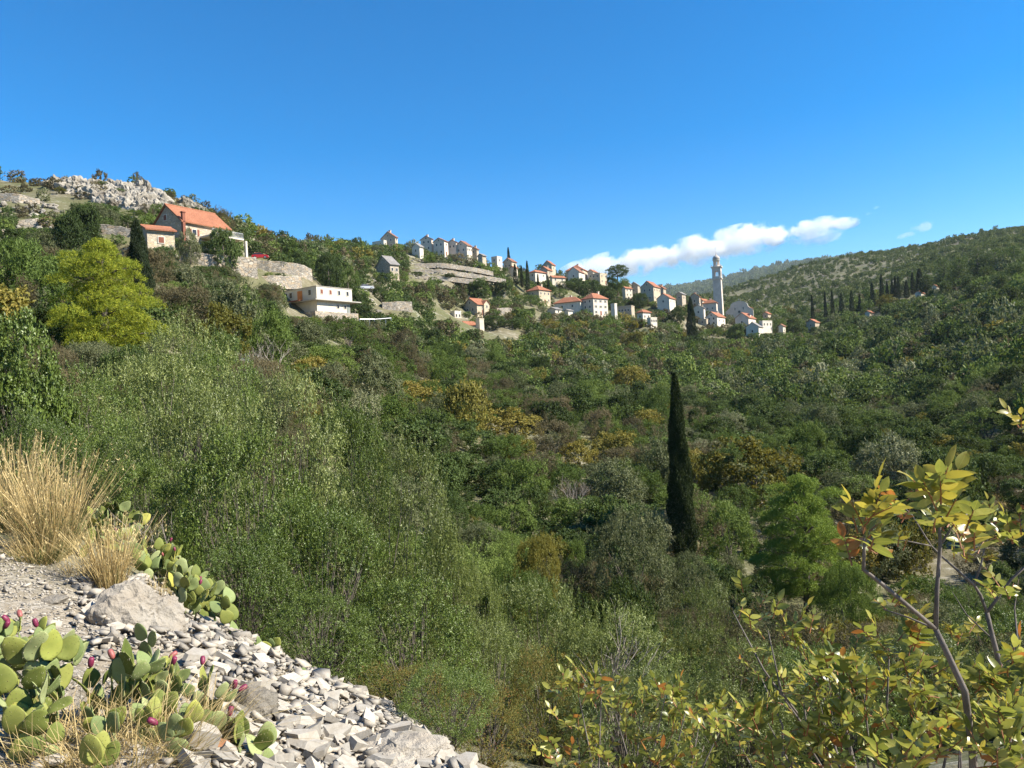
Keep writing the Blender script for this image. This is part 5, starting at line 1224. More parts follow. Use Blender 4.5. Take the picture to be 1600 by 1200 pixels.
pidx = np.where(CRr[ids] < 55, 17 + KI[ids], np.where(CRr[ids] < 130, KI[ids] * 2 + (ids % 2), np.where(CRr[ids] < 600, 10 + KI[ids], 15 + ids % 2))).astype(np.int32)
h0 = np.where(pidx < 10, 1.45 + .25 * (pidx % 2), np.where(pidx < 15, 1.5, np.where(pidx < 17, 1.1, 1.45)))
scatter_obj('hillside_scrub', 'far off mass of green and brown scrub covering the hillsides', 'scrub',
            [me for k_ in KINDS for me in MID[k_]] + [FARP[k_] for k_ in KINDS] + VFAR + [NEARP[k_] for k_ in KINDS],
            np.stack([CX[ids], CY[ids], CZ[ids] - .1 * HH[ids]], 1), pidx, (ids * 2.399) % 6.283, np.stack([CS[ids] * (.78 + .5 * ((ids * .618) % 1)), CS[ids] * (.78 + .5 * ((ids * .371) % 1)), HH[ids] / h0], 1))
print('SCATTER', len(ids), 'single', int(single.sum()))

# ------------------------------------------------------------------ limestone: the crag on the left ridge, ledges and loose rocks on the hills
def rock_mesh(name, seed, sub, mat, amp=.34, sq=(1, 1, 1), cuts=16):
    r_ = random.Random(seed * 31 + 7); bm = bmesh.new(); bmesh.ops.create_icosphere(bm, subdivisions=sub, radius=1.0)
    off = Vector((seed * 7.31, seed * 3.7, seed * 1.9)); pl = []
    for _ in range(cuts):
        nn = Vector((r_.gauss(0, 1), r_.gauss(0, 1), r_.gauss(0, 1))).normalized(); pl.append((nn, r_.uniform(.52, .9)))
    for v in bm.verts:
        p = v.co.copy(); f = 1.0
        for nn, dd in pl:
            q = p.dot(nn)
            if q * f > dd: f = dd / q
        f += amp * (.22 * mnoise.noise(p * 1.6 + off) + .14 * mnoise.noise(p * 4.1 + off) - .10 * abs(mnoise.noise(p * 2.6 - off)) + .07 * mnoise.noise(p * 10 + off))
        v.co = Vector((p.x * f * sq[0], p.y * f * sq[1], p.z * f * sq[2]))
    me = bpy.data.meshes.new(name); bm.to_mesh(me); bm.free(); me.materials.append(mat)
    return me
CRAG = [rock_mesh('crag_rock', 3 + k, 4, M['crag'], 1.35, (1.2, .8, .95), 22) for k in range(6)]
rd = random.Random(77)
for lab, poly, cnt in (('long broken grey limestone crag along the left skyline', [(66,274),(120,277),(180,284),(235,292),(268,314),(262,334),(225,330),(175,318),(120,298)], 270),
                       ('smaller grey limestone crag right above the farmhouse roof', [(280,304),(310,298),(335,306),(348,324),(330,334),(300,322)], 60)):
    pu = sum(q[0] for q in poly) / len(poly); pv = sum(q[1] for q in poly) / len(poly)
    c0 = hit(pu, pv, 60) or at(pu, pv, 165)
    cr = empty('limestone_crag', c0); tag(cr, lab, 'crag')
    k = 0; tries = 0
    us = [q[0] for q in poly]; vv = [q[1] for q in poly]
    while k < cnt and tries < 4000:
        tries += 1
        u, v = rd.uniform(min(us), max(us)), rd.uniform(min(vv), max(vv))
        if not in_poly(u, v, poly): continue
        p = hit(u, v + 3, 60, 400)
        if p is None: 
            p = at(u, v, 175); p.z = min(p.z, gz(p.x, p.y) + 1)
        s = rd.uniform(1.3, 3.3)
        o = mobj('crag_rock', CRAG[k % 6], cr, p - c0 - Vector((0, 0, s * .5)))
        o.scale = (s * rd.uniform(.8, 1.3), s, s * rd.uniform(.8, 1.35)); o.rotation_euler = (rd.uniform(-.3, .3), rd.uniform(-.35, .15), rd.uniform(0, 6.28)); k += 1
ROCKS = [rock_mesh('hill_rock', 40 + k, 2, M['crag'], .5, (1, .8, .6)) for k in range(4)]
# loose limestone on the open hills
m_ = 4200; ang = rg.uniform(-R(40), R(40), m_); rad_ = np.sqrt(rg.uniform(520 ** 2, 1200 ** 2, m_)); RX, RY = rad_ * np.sin(ang), rad_ * np.cos(ang)
ok = fbm(RX / 40.0, RY / 40.0, 91, 3) > .46; RX, RY = RX[ok], RY[ok]; RS = rg.uniform(.5, 1.7, len(RX)) ** 1.5
ex = []
for (poly, cnt, s0, s1) in (([(640,408),(700,404),(760,420),(800,440),(790,450),(700,440),(640,436)], 700, .3, 1.0), ([(560,470),(580,470),(600,500),(560,505)], 60, .4, 1.2), ([(480,472),(580,478),(590,500),(480,500)], 110, .4, 1.1), ([(0,300),(90,318),(120,350),(60,372),(0,360)], 160, .3, 1.0), ([(560,440),(605,436),(600,455),(560,455)], 50, .3, .8), ([(1280,560),(1500,520),(1560,560),(1300,600)], 160, .3, .9)):
    us = [q[0] for q in poly]; vv = [q[1] for q in poly]; k = 0
    while k < cnt:
        u, v = rd.uniform(min(us), max(us)), rd.uniform(min(vv), max(vv)); 
        k += 1
        if not in_poly(u, v, poly): continue
        p = hit(u, v, 60, 500)
        if p: ex.append((p.x, p.y, rd.uniform(s0, s1)))
ex = np.array(ex); RX = np.concatenate([RX, ex[:, 0]]); RY = np.concatenate([RY, ex[:, 1]]); RS = np.concatenate([RS, ex[:, 2]])
RZ = ground(RX, RY)
scatter_obj('loose_limestone', 'loose grey limestone rocks strewn over the open hillsides', 'rocks', ROCKS, np.stack([RX, RY, RZ], 1), np.arange(len(RX)) % 4, rg.uniform(0, 6.28, len(RX)), np.stack([RS * 1.3, RS, RS], 1))
# ------------------------------------------------------------------ foreground: rubble bank
rd = random.Random(9)
def slab_mesh(name, seed, mat, dims=(1, .7, .26), npt=13):
    """angular flake: an irregular polygon, broken edges, top sloping against the bottom"""
    r_ = random.Random(seed); k = r_.choice((3, 4, 4, 5)); V = []; tx, ty = r_.uniform(-.9, .9), r_.uniform(-.9, .9)
    an = sorted(2 * math.pi * (i + r_.uniform(-.36, .36)) / k for i in range(k)); rad = [r_.uniform(.62, 1.2) for _ in range(k)]
    for lay, z in enumerate((-.5, .5)):
        sh = (r_.uniform(-.08, .08), r_.uniform(-.08, .08)); sc = r_.uniform(.82, 1.0)
        for a, q in zip(an, rad):
            x = math.cos(a) * q * sc * dims[0] / 2 + sh[0]; y = math.sin(a) * q * sc * dims[1] / 2 + sh[1]
            V.append((x, y, (z + (tx * x + ty * y if lay else 0)) * dims[2]))
    Fq = []
    for i in range(k):
        a, b_, c_, d_ = i, (i+1) % k, k + (i+1) % k, k + i; Fq += [(a, b_, c_), (a, c_, d_)]
    for i in range(1, k - 1): Fq += [(0, i + 1, i), (k, k + i, k + i + 1)]
    me = bpy.data.meshes.new(name); me.from_pydata(V, [], Fq); me.materials.append(mat); return me
SLABS = [slab_mesh('stone', 100 + k, M['rub'], (1, rd.uniform(.5, .9), rd.uniform(.10, .22))) for k in range(14)]
CHUNKS = [slab_mesh('stone', 200 + k, M['rub'], (1, rd.uniform(.6, .95), rd.uniform(.3, .5)), 12) for k in range(6)]
REDS = [slab_mesh('stone', 260 + k, M['rub_red'], (1, .7, .4), 12) for k in range(3)]
RUB = [(120,905),(200,905),(285,915),(330,955),(400,992),(480,1036),(560,1080),(640,1135),(745,1215),(560,1290),(280,1290),(305,1100),(285,1020),(150,1035)]
GRV = [(0,845),(60,858),(150,900),(285,912),(320,1000),(310,1100),(300,1290),(0,1290)]
EDGE = [(285,905),(340,945),(400,980),(480,1022),(560,1068),(640,1120),(745,1200),(735,1225),(560,1095),(400,1005),(330,965)]
def nrm(x, y, e=.15):
    return Vector((gz(x - e, y) - gz(x + e, y), gz(x, y - e) - gz(x, y + e), 2 * e)).normalized()
NS = 44000; sx = rg.uniform(-6.5, 1.2, NS); sy = rg.uniform(3.3, 10.5, NS); sz = ground(sx, sy); su, sv = proj(sx, sy, sz)
ssz = []; sel = []
for i in range(NS):
    u, v = su[i], sv[i]
    if in_poly(u, v, RUB):
        if i % 5 > 2: continue
        s = .055 + .22 * rd.random() ** 2.8 if rd.random() < .62 else .025 + .04 * rd.random()
    elif in_poly(u, v, GRV): 
                s = .014 + .04 * rd.random() ** 2 + (.12 * rd.random() if rd.random() < .03 else 0)
    else: continue
    sel.append(i); ssz.append(s)
sel = np.array(sel); ssz = np.array(ssz); order = np.argsort(-ssz * F_PX / sy[sel])
vv_, ff_, rr_, big = [], [], [], 0; vofs = 0; polys = []
NX = ground(sx[sel] - .15, sy[sel]) - ground(sx[sel] + .15, sy[sel]); NY = ground(sx[sel], sy[sel] - .15) - ground(sx[sel], sy[sel] + .15)
cache = {}
def mesh_np(me):
    if me.name not in cache:
        co = np.empty(len(me.vertices) * 3, dtype=np.float32); me.vertices.foreach_get('co', co); fs = np.array([list(p.vertices) for p in me.polygons]); cache[me.name] = (co.reshape(-1, 3), fs)
    return cache[me.name]
for rank, oi in enumerate(order):
    i = int(sel[oi]); s = float(ssz[oi]); n_ = Vector((float(NX[oi]), float(NY[oi]), .3)).normalized()
    kind = rd.random(); me = REDS[rank % 3] if kind < .007 else (CHUNKS[rank % 6] if kind < .17 else SLABS[rank % 14])
    n_ = (n_ + Vector((rd.gauss(0, .3), rd.gauss(0, .3), 0))).normalized()
    qt = n_.to_track_quat('Z', 'Y') @ Matrix.Rotation(rd.uniform(0, 6.283), 3, 'Z').to_quaternion()
    loc = Vector((sx[i], sy[i], sz[i] + s * .12 + (rd.random() ** 2 * .07 if s > .05 else 0)))
    if rank < 300:
        o = mobj('stone', me, terr, loc); o.rotation_mode = 'QUATERNION'; o.rotation_quaternion = qt; o.scale = (s, s, s)
    elif me not in REDS:
        co, fs = mesh_np(me); mt_ = np.array(qt.to_matrix()) * s
        vv_.append(co @ mt_.T + np.array(loc)); ff_.append(fs + vofs); vofs += len(co); rr_.append(np.full(len(fs), rd.random()))
o = mobj('small_stones', np_mesh('small_stones', np.concatenate(vv_), [np.concatenate(ff_)], rnd=np.concatenate(rr_), mats=[M['rub_s']]), terr)
tag(o, kind='stuff')
print('STONES', len(order), vofs)

# boulders
def boulder(u, v, d, w, h, label, seed, sq=(1, .8, .7), rz=0.0, mat='rock', sub=5, amp=.8):
    p = at(u, v, d); g = gz(p.x, p.y)
    me = rock_mesh('boulder', seed, sub, M[mat], amp, sq, 9); s = w * d / F_PX / 2
    o = mobj('boulder', me); o.location = (p.x, p.y, max(g + .05 * s, min(p.z, g + s * .45))); o.scale = (s, s, s * h); o.rotation_euler = (0, 0, rz)
    tag(o, label, 'boulder', 'boulders on the rubble bank'); return o
boulder(220, 1000, 7.2, 140, 1.1, 'big pale boulder standing beside the prickly pears on the bank', 12, (1, .7, .95), .5)
boulder(385, 1160, 5.6, 105, 1.0, 'pale boulder half hidden behind the lowest prickly pear', 14, (1, .8, .75), 1.0)
boulder(610, 1195, 5.3, 190, .8, 'broad flat grey boulder at the bottom edge of the bank', 15, (1, .7, .45), .2)
boulder(168, 922, 8.2, 60, .6, 'thin flat slab lying above the big boulder', 16, (1, .6, .3), .3, sub=3, amp=.2)
boulder(214, 920, 8.1, 42, .9, 'small rounded stone lying on top behind the big boulder', 17, (1, .7, .6), .1, sub=3, amp=.15)
boulder(85, 942, 7.2, 42, .8, 'white angular stone lying in the gravel at left', 18, (1, .8, .6), .4, sub=3, amp=.3)
boulder(150, 950, 7.3, 36, .8, 'grey block of stone in the gravel left of the big boulder', 19, (1, .8, .7), .9, sub=3, amp=.3)
boulder(690, 1180, 5.6, 52, .8, 'grey stone at the lower right end of the rubble', 21, (1, .8, .6), .9, sub=3, amp=.3)
boulder(125, 1110, 4.9, 50, .6, 'pale stone between the lower prickly pears', 22, (1, .8, .6), .2, sub=3, amp=.3)

# ------------------------------------------------------------------ prickly pears
def pad_mesh(name, mat):
    V, Fq = [], []; NL, NA = 9, 12
    for j in range(NL + 1):
        t = j / NL; w = .36 * math.sin(math.pi * min(1, t ** .72 * .985 + .012)) ** .62 + .015; th = .032 * (math.sin(math.pi * min(1, t * .93 + .05)) ** .6) + .008
        if j == NL: w *= .35; th *= .5
        for i in range(NA):
            a = 2 * math.pi * i / NA; V.append((w * math.cos(a), th * math.sin(a) + .05 * math.sin(t * 3.4) + .02 * math.sin(t * 7 + math.cos(a) * 2), t + .03 * math.cos(a) * math.sin(t * 3)))
    for j in range(NL):
        for i in range(NA): Fq.append((j*NA+i, j*NA+(i+1)%NA, (j+1)*NA+(i+1)%NA, (j+1)*NA+i))
    Fq.append(tuple(reversed(range(NA)))); Fq.append(tuple(NL*NA + i for i in range(NA)))
    r_ = random.Random(len(name) + int(mat.name[0] > 'g') * 7); nf = len(Fq); fm = [0] * nf
    for _ in range(46):        # spine tufts on both faces and along the rim
        t = r_.uniform(.15, .97); a = r_.uniform(0, 6.283); w = .36 * math.sin(math.pi * min(1, t ** .72 * .985 + .012)) ** .62; q = r_.choice((1.0, 1.0, r_.uniform(.1, .9)))
        sy = r_.choice((-1, 1)); p0 = Vector((w * q * math.cos(a), sy * .03 * math.sqrt(max(0, 1 - min(1, q * abs(math.cos(a)))) + .05) + .05 * math.sin(t * 3.4), t))
        dv = Vector((math.cos(a) * q, sy * .8, .3 + r_.uniform(-.3, .3))).normalized() * r_.uniform(.05, .10); sd = dv.cross(Vector((.3, .1, 1))).normalized() * .004
        k = len(V); V += [tuple(p0 - sd), tuple(p0 + sd), tuple(p0 + dv)]; Fq.append((k, k + 1, k + 2)); fm.append(1)
    me = bpy.data.meshes.new(name); me.from_pydata(V, [], Fq); me.polygons.foreach_set('use_smooth', np.ones(len(Fq), dtype=bool)); me.materials.append(mat); me.materials.append(M['spine']); me.polygons.foreach_set('material_index', fm); return me
M['spine'] = plain('pale_spines', (.55, .48, .33), .6, .3, .1)
def pad_mat(name, stops):
    mt, nt, out = new_mat(name); tc = nd(nt, 'ShaderNodeTexCoord'); oi = nd(nt, 'ShaderNodeObjectInfo')
    vo = nd(nt, 'ShaderNodeTexVoronoi'); vo.inputs['Scale'].default_value = 7.5; vo.inputs['Randomness'].default_value = .35
    mp = nd(nt, 'ShaderNodeMapping'); mp.inputs['Scale'].default_value = (1, .0, 1); nt.links.new(tc.outputs['Object'], mp.inputs[0]); nt.links.new(mp.outputs[0], vo.inputs['Vector'])
    n = noise_tex(nt, 3.0, 4, .6); f = math_n(nt, 'ADD', math_n(nt, 'MULTIPLY', oi.outputs['Random'], .6), math_n(nt, 'MULTIPLY', n, .4))
    c = ramp(nt, f, stops)
    dots = ramp(nt, vo.outputs['Distance'], [(.10, (1, 1, 1)), (.17, (0, 0, 0))])
    c = mixc(nt, math_n(nt, 'MULTIPLY', dots, .8), c, (.10, .075, .03))
    scar = noise_tex(nt, 9.0, 5, .7); c = mixc(nt, math_n(nt, 'MULTIPLY', ramp(nt, scar, [(.64, (0, 0, 0)), (.70, (1, 1, 1))]), .6), c, (.30, .24, .12))
    bsdf(nt, out, c, .7, .25, bump(nt, dots, .35, .02)); return mt
PADM = [pad_mat('green_pad', [(.2, (.075, .10, .020)), (.5, (.14, .165, .034)), (.8, (.24, .25, .06))]), pad_mat('greygreen_pad', [(.2, (.12, .16, .055)), (.5, (.19, .235, .085)), (.8, (.28, .31, .14))]), pad_mat('yellow_pad', [(.2, (.20, .235, .05)), (.5, (.28, .29, .06)), (.8, (.36, .33, .07))])]
PADS = [pad_mesh('pad', mt_) for mt_ in PADM]
fb = MB(); fb.lathe([(.12, 0), (.30, .18), (.36, .5), (.33, .8), (.24, .98), (.12, .94)], 10); 
FRUIT = fb.mesh('fruit', plain('ripe_fruit', (.17, .02, .055), .5, .4, .35, 6.0), True)
FRUIT2 = fb.mesh('fruit', plain('ripening_fruit', (.30, .09, .08), .5, .4, .3, 6.0), True)
def prickly_pear(u, v, d, label, bases, levels, size, spread, fruits=.15, yellow=.06, seed=0, facing=None, lean=(0, 0)):
    if d < 6 and size > .15: size *= .78; spread *= 1.4; bases += 1
    r_ = random.Random(seed * 13 + 5); p = at(u, v, d); p.z = gz(p.x, p.y)
    root = empty('prickly_pear', p); tag(root, label, 'cactus', 'prickly pears on the bank')
    def grow(pos, up, face, s, lev):
        mat_i = 2 if r_.random() < yellow * .7 else (1 if r_.random() < .5 else 0)
        up = up.normalized(); side = face.cross(up).normalized(); fc = up.cross(side).normalized()
        m3 = Matrix((side, fc, up)).transposed()
        o = mobj('pad', PADS[mat_i], root, pos); o.rotation_mode = 'QUATERNION'; o.rotation_quaternion = m3.to_quaternion(); o.scale = (s * r_.uniform(.9, 1.12), s, s)
        if lev < levels:
            k = r_.choice((1, 2, 2, 3)) if lev else r_.choice((2, 3, 3))
            for q in range(k):
                a = R(-52 + 104 * (q + .5) / k + r_.uniform(-16, 16)); 
                rim = Vector((math.sin(a) * .34, 0, .62 + .35 * math.cos(a))); wp = pos + m3 @ (rim * s)
                nup = (up * math.cos(a) + side * math.sin(a) + fc * r_.uniform(-.55, .55) + Vector((0, 0, .25)))
                nf = fc + side * r_.uniform(-1.1, 1.1)
                grow(wp, nup, nf, s * r_.uniform(.78, 1.02), lev + 1)
        else:
            for q in range(4):
                if r_.random() < fruits * .12:
                    a = R(r_.uniform(-45, 45)); rim = Vector((math.sin(a) * .33, 0, .63 + .34 * math.cos(a)))
                    f = mobj('fruit', FRUIT if r_.random() < .7 else FRUIT2, o, rim); f.rotation_euler = (r_.uniform(-.4, .4), a, 0); fs = .062 / s; f.scale = (fs * .8, fs * .8, fs)
    for k in range(bases):
        a = r_.uniform(0, 6.283); q = spread * math.sqrt((k + .3) / bases)
        bx, by = q * math.cos(a), q * math.sin(a) * .8
        bz = gz(p.x + bx, p.y + by) - p.z
        fa = r_.uniform(0, 6.283) if facing is None else facing + r_.uniform(-.8, .8)
        grow(Vector((bx, by, bz - size * .12)), Vector((r_.uniform(-.35, .35) + lean[0], r_.uniform(-.3, .3) + lean[1], 1)), Vector((math.cos(fa), math.sin(fa), 0)), size * r_.uniform(.85, 1.1), 0)
prickly_pear(15, 1040, 4.9, 'tall prickly pear at the left edge with upright pads and fruits', 3, 3, .21, .16, .3, .15, 1)
prickly_pear(60, 1140, 4.3, 'sprawling big padded prickly pear in the lower left corner', 5, 2, .25, .32, .1, .12, 2)
prickly_pear(165, 1150, 4.5, 'prickly pear with broad pale pads below the big boulder', 4, 2, .20, .28, .15, .1, 3)
prickly_pear(265, 1130, 4.9, 'prickly pear with magenta fruits in the middle of the bank foot', 4, 2, .20, .22, .4, .05, 4)
prickly_pear(340, 1215, 4.4, 'fruit bearing prickly pear at the bottom right of the bank foot', 5, 1, .20, .26, .45, .1, 5)
prickly_pear(120, 1235, 3.9, 'low prickly pear among dry grass at the bottom edge', 5, 1, .20, .3, .15, .2, 6)
prickly_pear(225, 1235, 4.1, 'small pale prickly pear at the bottom edge in the dry grass', 4, 1, .17, .22, .2, .3, 16)
prickly_pear(325, 985, 8.6, 'dense low prickly pear cluster right of the big boulder', 9, 2, .20, .38, .06, .12, 7)
prickly_pear(268, 920, 9.6, 'prickly pear cluster right of the front grass tussock', 7, 2, .21, .36, .1, .12, 8)
prickly_pear(225, 860, 10.4, 'prickly pear cluster behind the front grass tussock', 6, 2, .22, .36, .12, .15, 9)
prickly_pear(190, 810, 11.2, 'farthest prickly pear rising right of the big tussock', 6, 3, .23, .3, .12, .12, 10)
prickly_pear(112, 850, 9.2, 'prickly pear peeking out between the two grass tussocks', 2, 1, .24, .15, 0, .1, 11)
prickly_pear(4, 775, 10.0, 'yellowish prickly pear at the left edge behind the grass', 2, 1, .24, .15, 0, .6, 12)
prickly_pear(410, 1015, 8.0, 'tiny prickly pear on the rubble right of the dense cluster', 2, 1, .13, .14, 0, .2, 13)
prickly_pear(470, 1064, 7.3, 'seedling prickly pear alone in the middle of the rubble', 3, 0, .10, .12, 0, .4, 14)
prickly_pear(222, 1055, 6.4, 'single upright prickly pear before the big boulder', 1, 1, .19, .05, 0, .1, 15)

# ------------------------------------------------------------------ dry grass
def grass_mat(name, a, b_):
    mt, nt, out = new_mat(name); at_ = nd(nt, 'ShaderNodeAttribute', attribute_name='rnd')
    c = ramp(nt, at_.outputs['Fac'], [(0, a), (1, b_)]); p_ = nd(nt, 'ShaderNodeBsdfPrincipled'); p_.inputs['Roughness'].default_value = .6; nt.links.new(c, p_.inputs['Base Color'])
    t = nd(nt, 'ShaderNodeBsdfTranslucent'); nt.links.new(c, t.inputs[0]); mx = nd(nt, 'ShaderNodeMixShader'); mx.inputs[0].default_value = .3
    nt.links.new(p_.outputs[0], mx.inputs[1]); nt.links.new(t.outputs[0], mx.inputs[2]); nt.links.new(mx.outputs[0], out.inputs[0]); return mt
M['straw'] = grass_mat('straw', (.32, .22, .08), (.66, .52, .25)); M['gblade'] = grass_mat('green_blade', (.06, .09, .02), (.17, .19, .06))
def blades(name, n_, rad, h, lean, w, mat, seed, seg=4, bend=.35):
    r_ = np.random.default_rng(seed); a = r_.uniform(0, 6.283, n_); q = rad * np.sqrt(r_.random(n_)); bx, by = q * np.cos(a), q * np.sin(a)
    la = a + r_.normal(0, .7, n_); le = np.abs(r_.normal(0, lean, n_)) + .4 * lean * q / max(rad, .01); hh = h * r_.uniform(.45, 1.1, n_); ww = w * r_.uniform(.6, 1.3, n_)
    fa = r_.uniform(0, 3.14, n_); V = []
    for j in range(seg + 1):
        t = j / seg; cx_ = bx + np.cos(la) * hh * (le * t + bend * le * t * t); cy_ = by + np.sin(la) * hh * (le * t + bend * le * t * t); cz_ = hh * (t - .22 * le * t * t) 
        hw_ = ww * (1 - t) ** .6 * .5 + .0006
        V += [np.stack([cx_ + np.cos(fa) * hw_, cy_ + np.sin(fa) * hw_, cz_], 1), np.stack([cx_ - np.cos(fa) * hw_, cy_ - np.sin(fa) * hw_, cz_], 1)]
    V = np.stack(V, 1); m_ = 2 * (seg + 1); k = np.arange(n_) * m_
    fs = np.concatenate([np.stack([k + 2*j, k + 2*j + 1, k + 2*j + 3, k + 2*j + 2], 1) for j in range(seg)])
    V = V + np.cumsum(r_.normal(0, .012 * h, (n_, seg + 1, 2)), 1).repeat(2, 1).reshape(n_, m_, 2) @ np.array([[1, 0, 0], [0, 1, 0]]) * np.linspace(0, 1, m_)[None, :, None]
    if mat == M['straw'] and h > .6:       # feathery seed heads on some stalks
        hd = r_.choice(n_, n_ // 3, replace=False); tips = V[hd, -1]; q = np.repeat(tips, 6, 0) + np.stack([r_.normal(0, .012, len(tips) * 6), r_.normal(0, .012, len(tips) * 6), -r_.random(len(tips) * 6) * .14], 1)
        e1 = q + np.stack([r_.normal(0, .012, len(q)), r_.normal(0, .012, len(q)), np.full(len(q), .03)], 1); e2 = q + np.stack([r_.normal(0, .006, len(q)), r_.normal(0, .006, len(q)), np.full(len(q), .012)], 1)
        base_i = n_ * m_; V2 = np.stack([q, e1, e2], 1).reshape(-1, 3); tr = base_i + np.arange(len(q) * 3).reshape(-1, 3)
        return np_mesh(name, np.concatenate([V.reshape(-1, 3), V2]), [fs, tr], rnd=np.concatenate([np.tile(r_.random(n_), seg), .6 + .4 * r_.random(len(q))]), mats=[mat])
    return np_mesh(name, V.reshape(-1, 3), [fs], rnd=np.tile(r_.random(n_), seg), mats=[mat])
def tussock(u, v, d, h, rad, label, n_=900, lean=.28, green=.3, seed=0, w=.006):
    p = at(u, v, d); p.z = gz(p.x, p.y) - .03
    root = empty('grass_tussock', p); tag(root, label, 'grass tussock', 'grass tussocks on the bank')
    o = mobj('dry_blades', blades('dry_blades', n_, rad, h, lean, w, M['straw'], seed), root); tag(o, kind='stuff')
    if green: o = mobj('green_blades', blades('green_blades', int(n_ * green), rad * .9, h * .5, lean * 1.2, w, M['gblade'], seed + 1), root); tag(o, kind='stuff')
tussock(80, 850, 9.0, 1.25, .26, 'biggest straw coloured grass tussock on top of the bank', 560, .26, .9, 1, .0045)
tussock(20, 838, 9.6, 1.25, .28, 'straw grass tussock at the left edge of the bank', 330, .26, 1.0, 2, .0045)
tussock(172, 908, 8.2, .85, .13, 'front straw grass tussock above the big boulder', 480, .22, .25, 3, .0045)
tussock(130, 895, 8.4, .4, .2, 'low brown dry tuft left of the front tussock', 220, .6, .1, 8, .004)
tussock(60, 875, 8.6, .5, .25, 'low green tuft below the big tussock', 350, .5, 1.6, 9)
tussock(60, 1215, 3.9, .34, .35, 'thin dry grass in the lower left corner', 420, .8, .25, 4, .0035)
tussock(190, 1225, 3.9, .34, .35, 'thin dry grass between the bottom prickly pears', 420, .8, .2, 5, .0035)
tussock(285, 1225, 4.2, .34, .25, 'thin dry grass below the fruiting prickly pear', 300, .8, .1, 6, .0035)
tussock(250, 935, 8.9, .3, .3, 'short grey grass right of the big boulder', 300, .8, .4, 10, .004)
for k, (u, d) in enumerate(((1480,84),(1530,80),(1575,86),(1550,95),(1600,78),(1500,96),(1570,70),(1620,90))):
    p = stand(u, d); root = empty('grass_tussock', p); tag(root, 'patch of tall dry grass in the clearing at the right edge', 'grass tussock', 'dry grass of the valley clearing')
    o = mobj('dry_blades', blades('dry_blades', 900, 4.2, .8, .5, .05, M['straw'], 60 + k, 3), root); tag(o, kind='stuff')
    o = mobj('green_blades', blades('green_blades', 700, 4.2, .6, .5, .05, M['gblade'], 80 + k, 3), root); tag(o, kind='stuff')

# ------------------------------------------------------------------ near thicket, planted shrub by shrub
NR = {}
def near_proto(key, seed, mat, n_tw, per, tlen, up, lL, lW, lobes=13, shell=.34, gap=.3, shoots=170, slen=.4):
    r_ = np.random.default_rng(seed + 7)
    P_, N_ = clumped(seed, 1.9, 2.9, n_tw // 14, 14, .27, lobes, shell * .65, -.02, gap)
    B, D, l, w, rn, CN = twig_leaves(r_, P_, N_, per, tlen * .6, up * .7, .35, lL, lW)
    k = np.where(P_[:, 2] > .9)[0]; k = r_.choice(k, shoots); ps = int(slen / .03)
    B2, D2, l2, w2, rn2, CN2 = twig_leaves(r_, P_[k], N_[k], ps, slen, up + .9, .22, lL * .8, lW * .8, .6)
    A = lambda x, y: np.concatenate([x, y])
    me = leaves_mesh('foliage', A(B, B2), A(D, D2), A(l, l2), A(w, w2), mat, seed, np.clip(A(rn, rn2 * .6 + .35), 0, 1), CN=A(CN, CN2))
    NR[key] = (me, make_stems('stem', seed, 2.9, 1.9, P_, 70, .045, M['bark']))
near_proto('phil', 401, M['phil'], 3700, 11, .24, .35, .054, .026, 22, .34, .9, 110, .3)
near_proto('phil2', 407, M['phil_y'], 3600, 11, .26, .45, .054, .022, 18, .38, 1.0, 110, .3)
near_proto('olive', 411, M['silver'], 4000, 13, .30, .7, .056, .016, 16, .42, .8, 200, .4)
near_proto('dull', 415, M['olive_n'], 3600, 12, .26, .4, .05, .019, 20, .4, 1.0, 90, .3)
near_proto('red', 421, M['redleaf'], 3200, 11, .22, .7, .040, .020, 9, .5, .6, 160, .5)
near_proto('broad', 431, M['phil_y'], 3000, 9, .22, .5, .085, .055, 14, .45, .8, 80, .4)
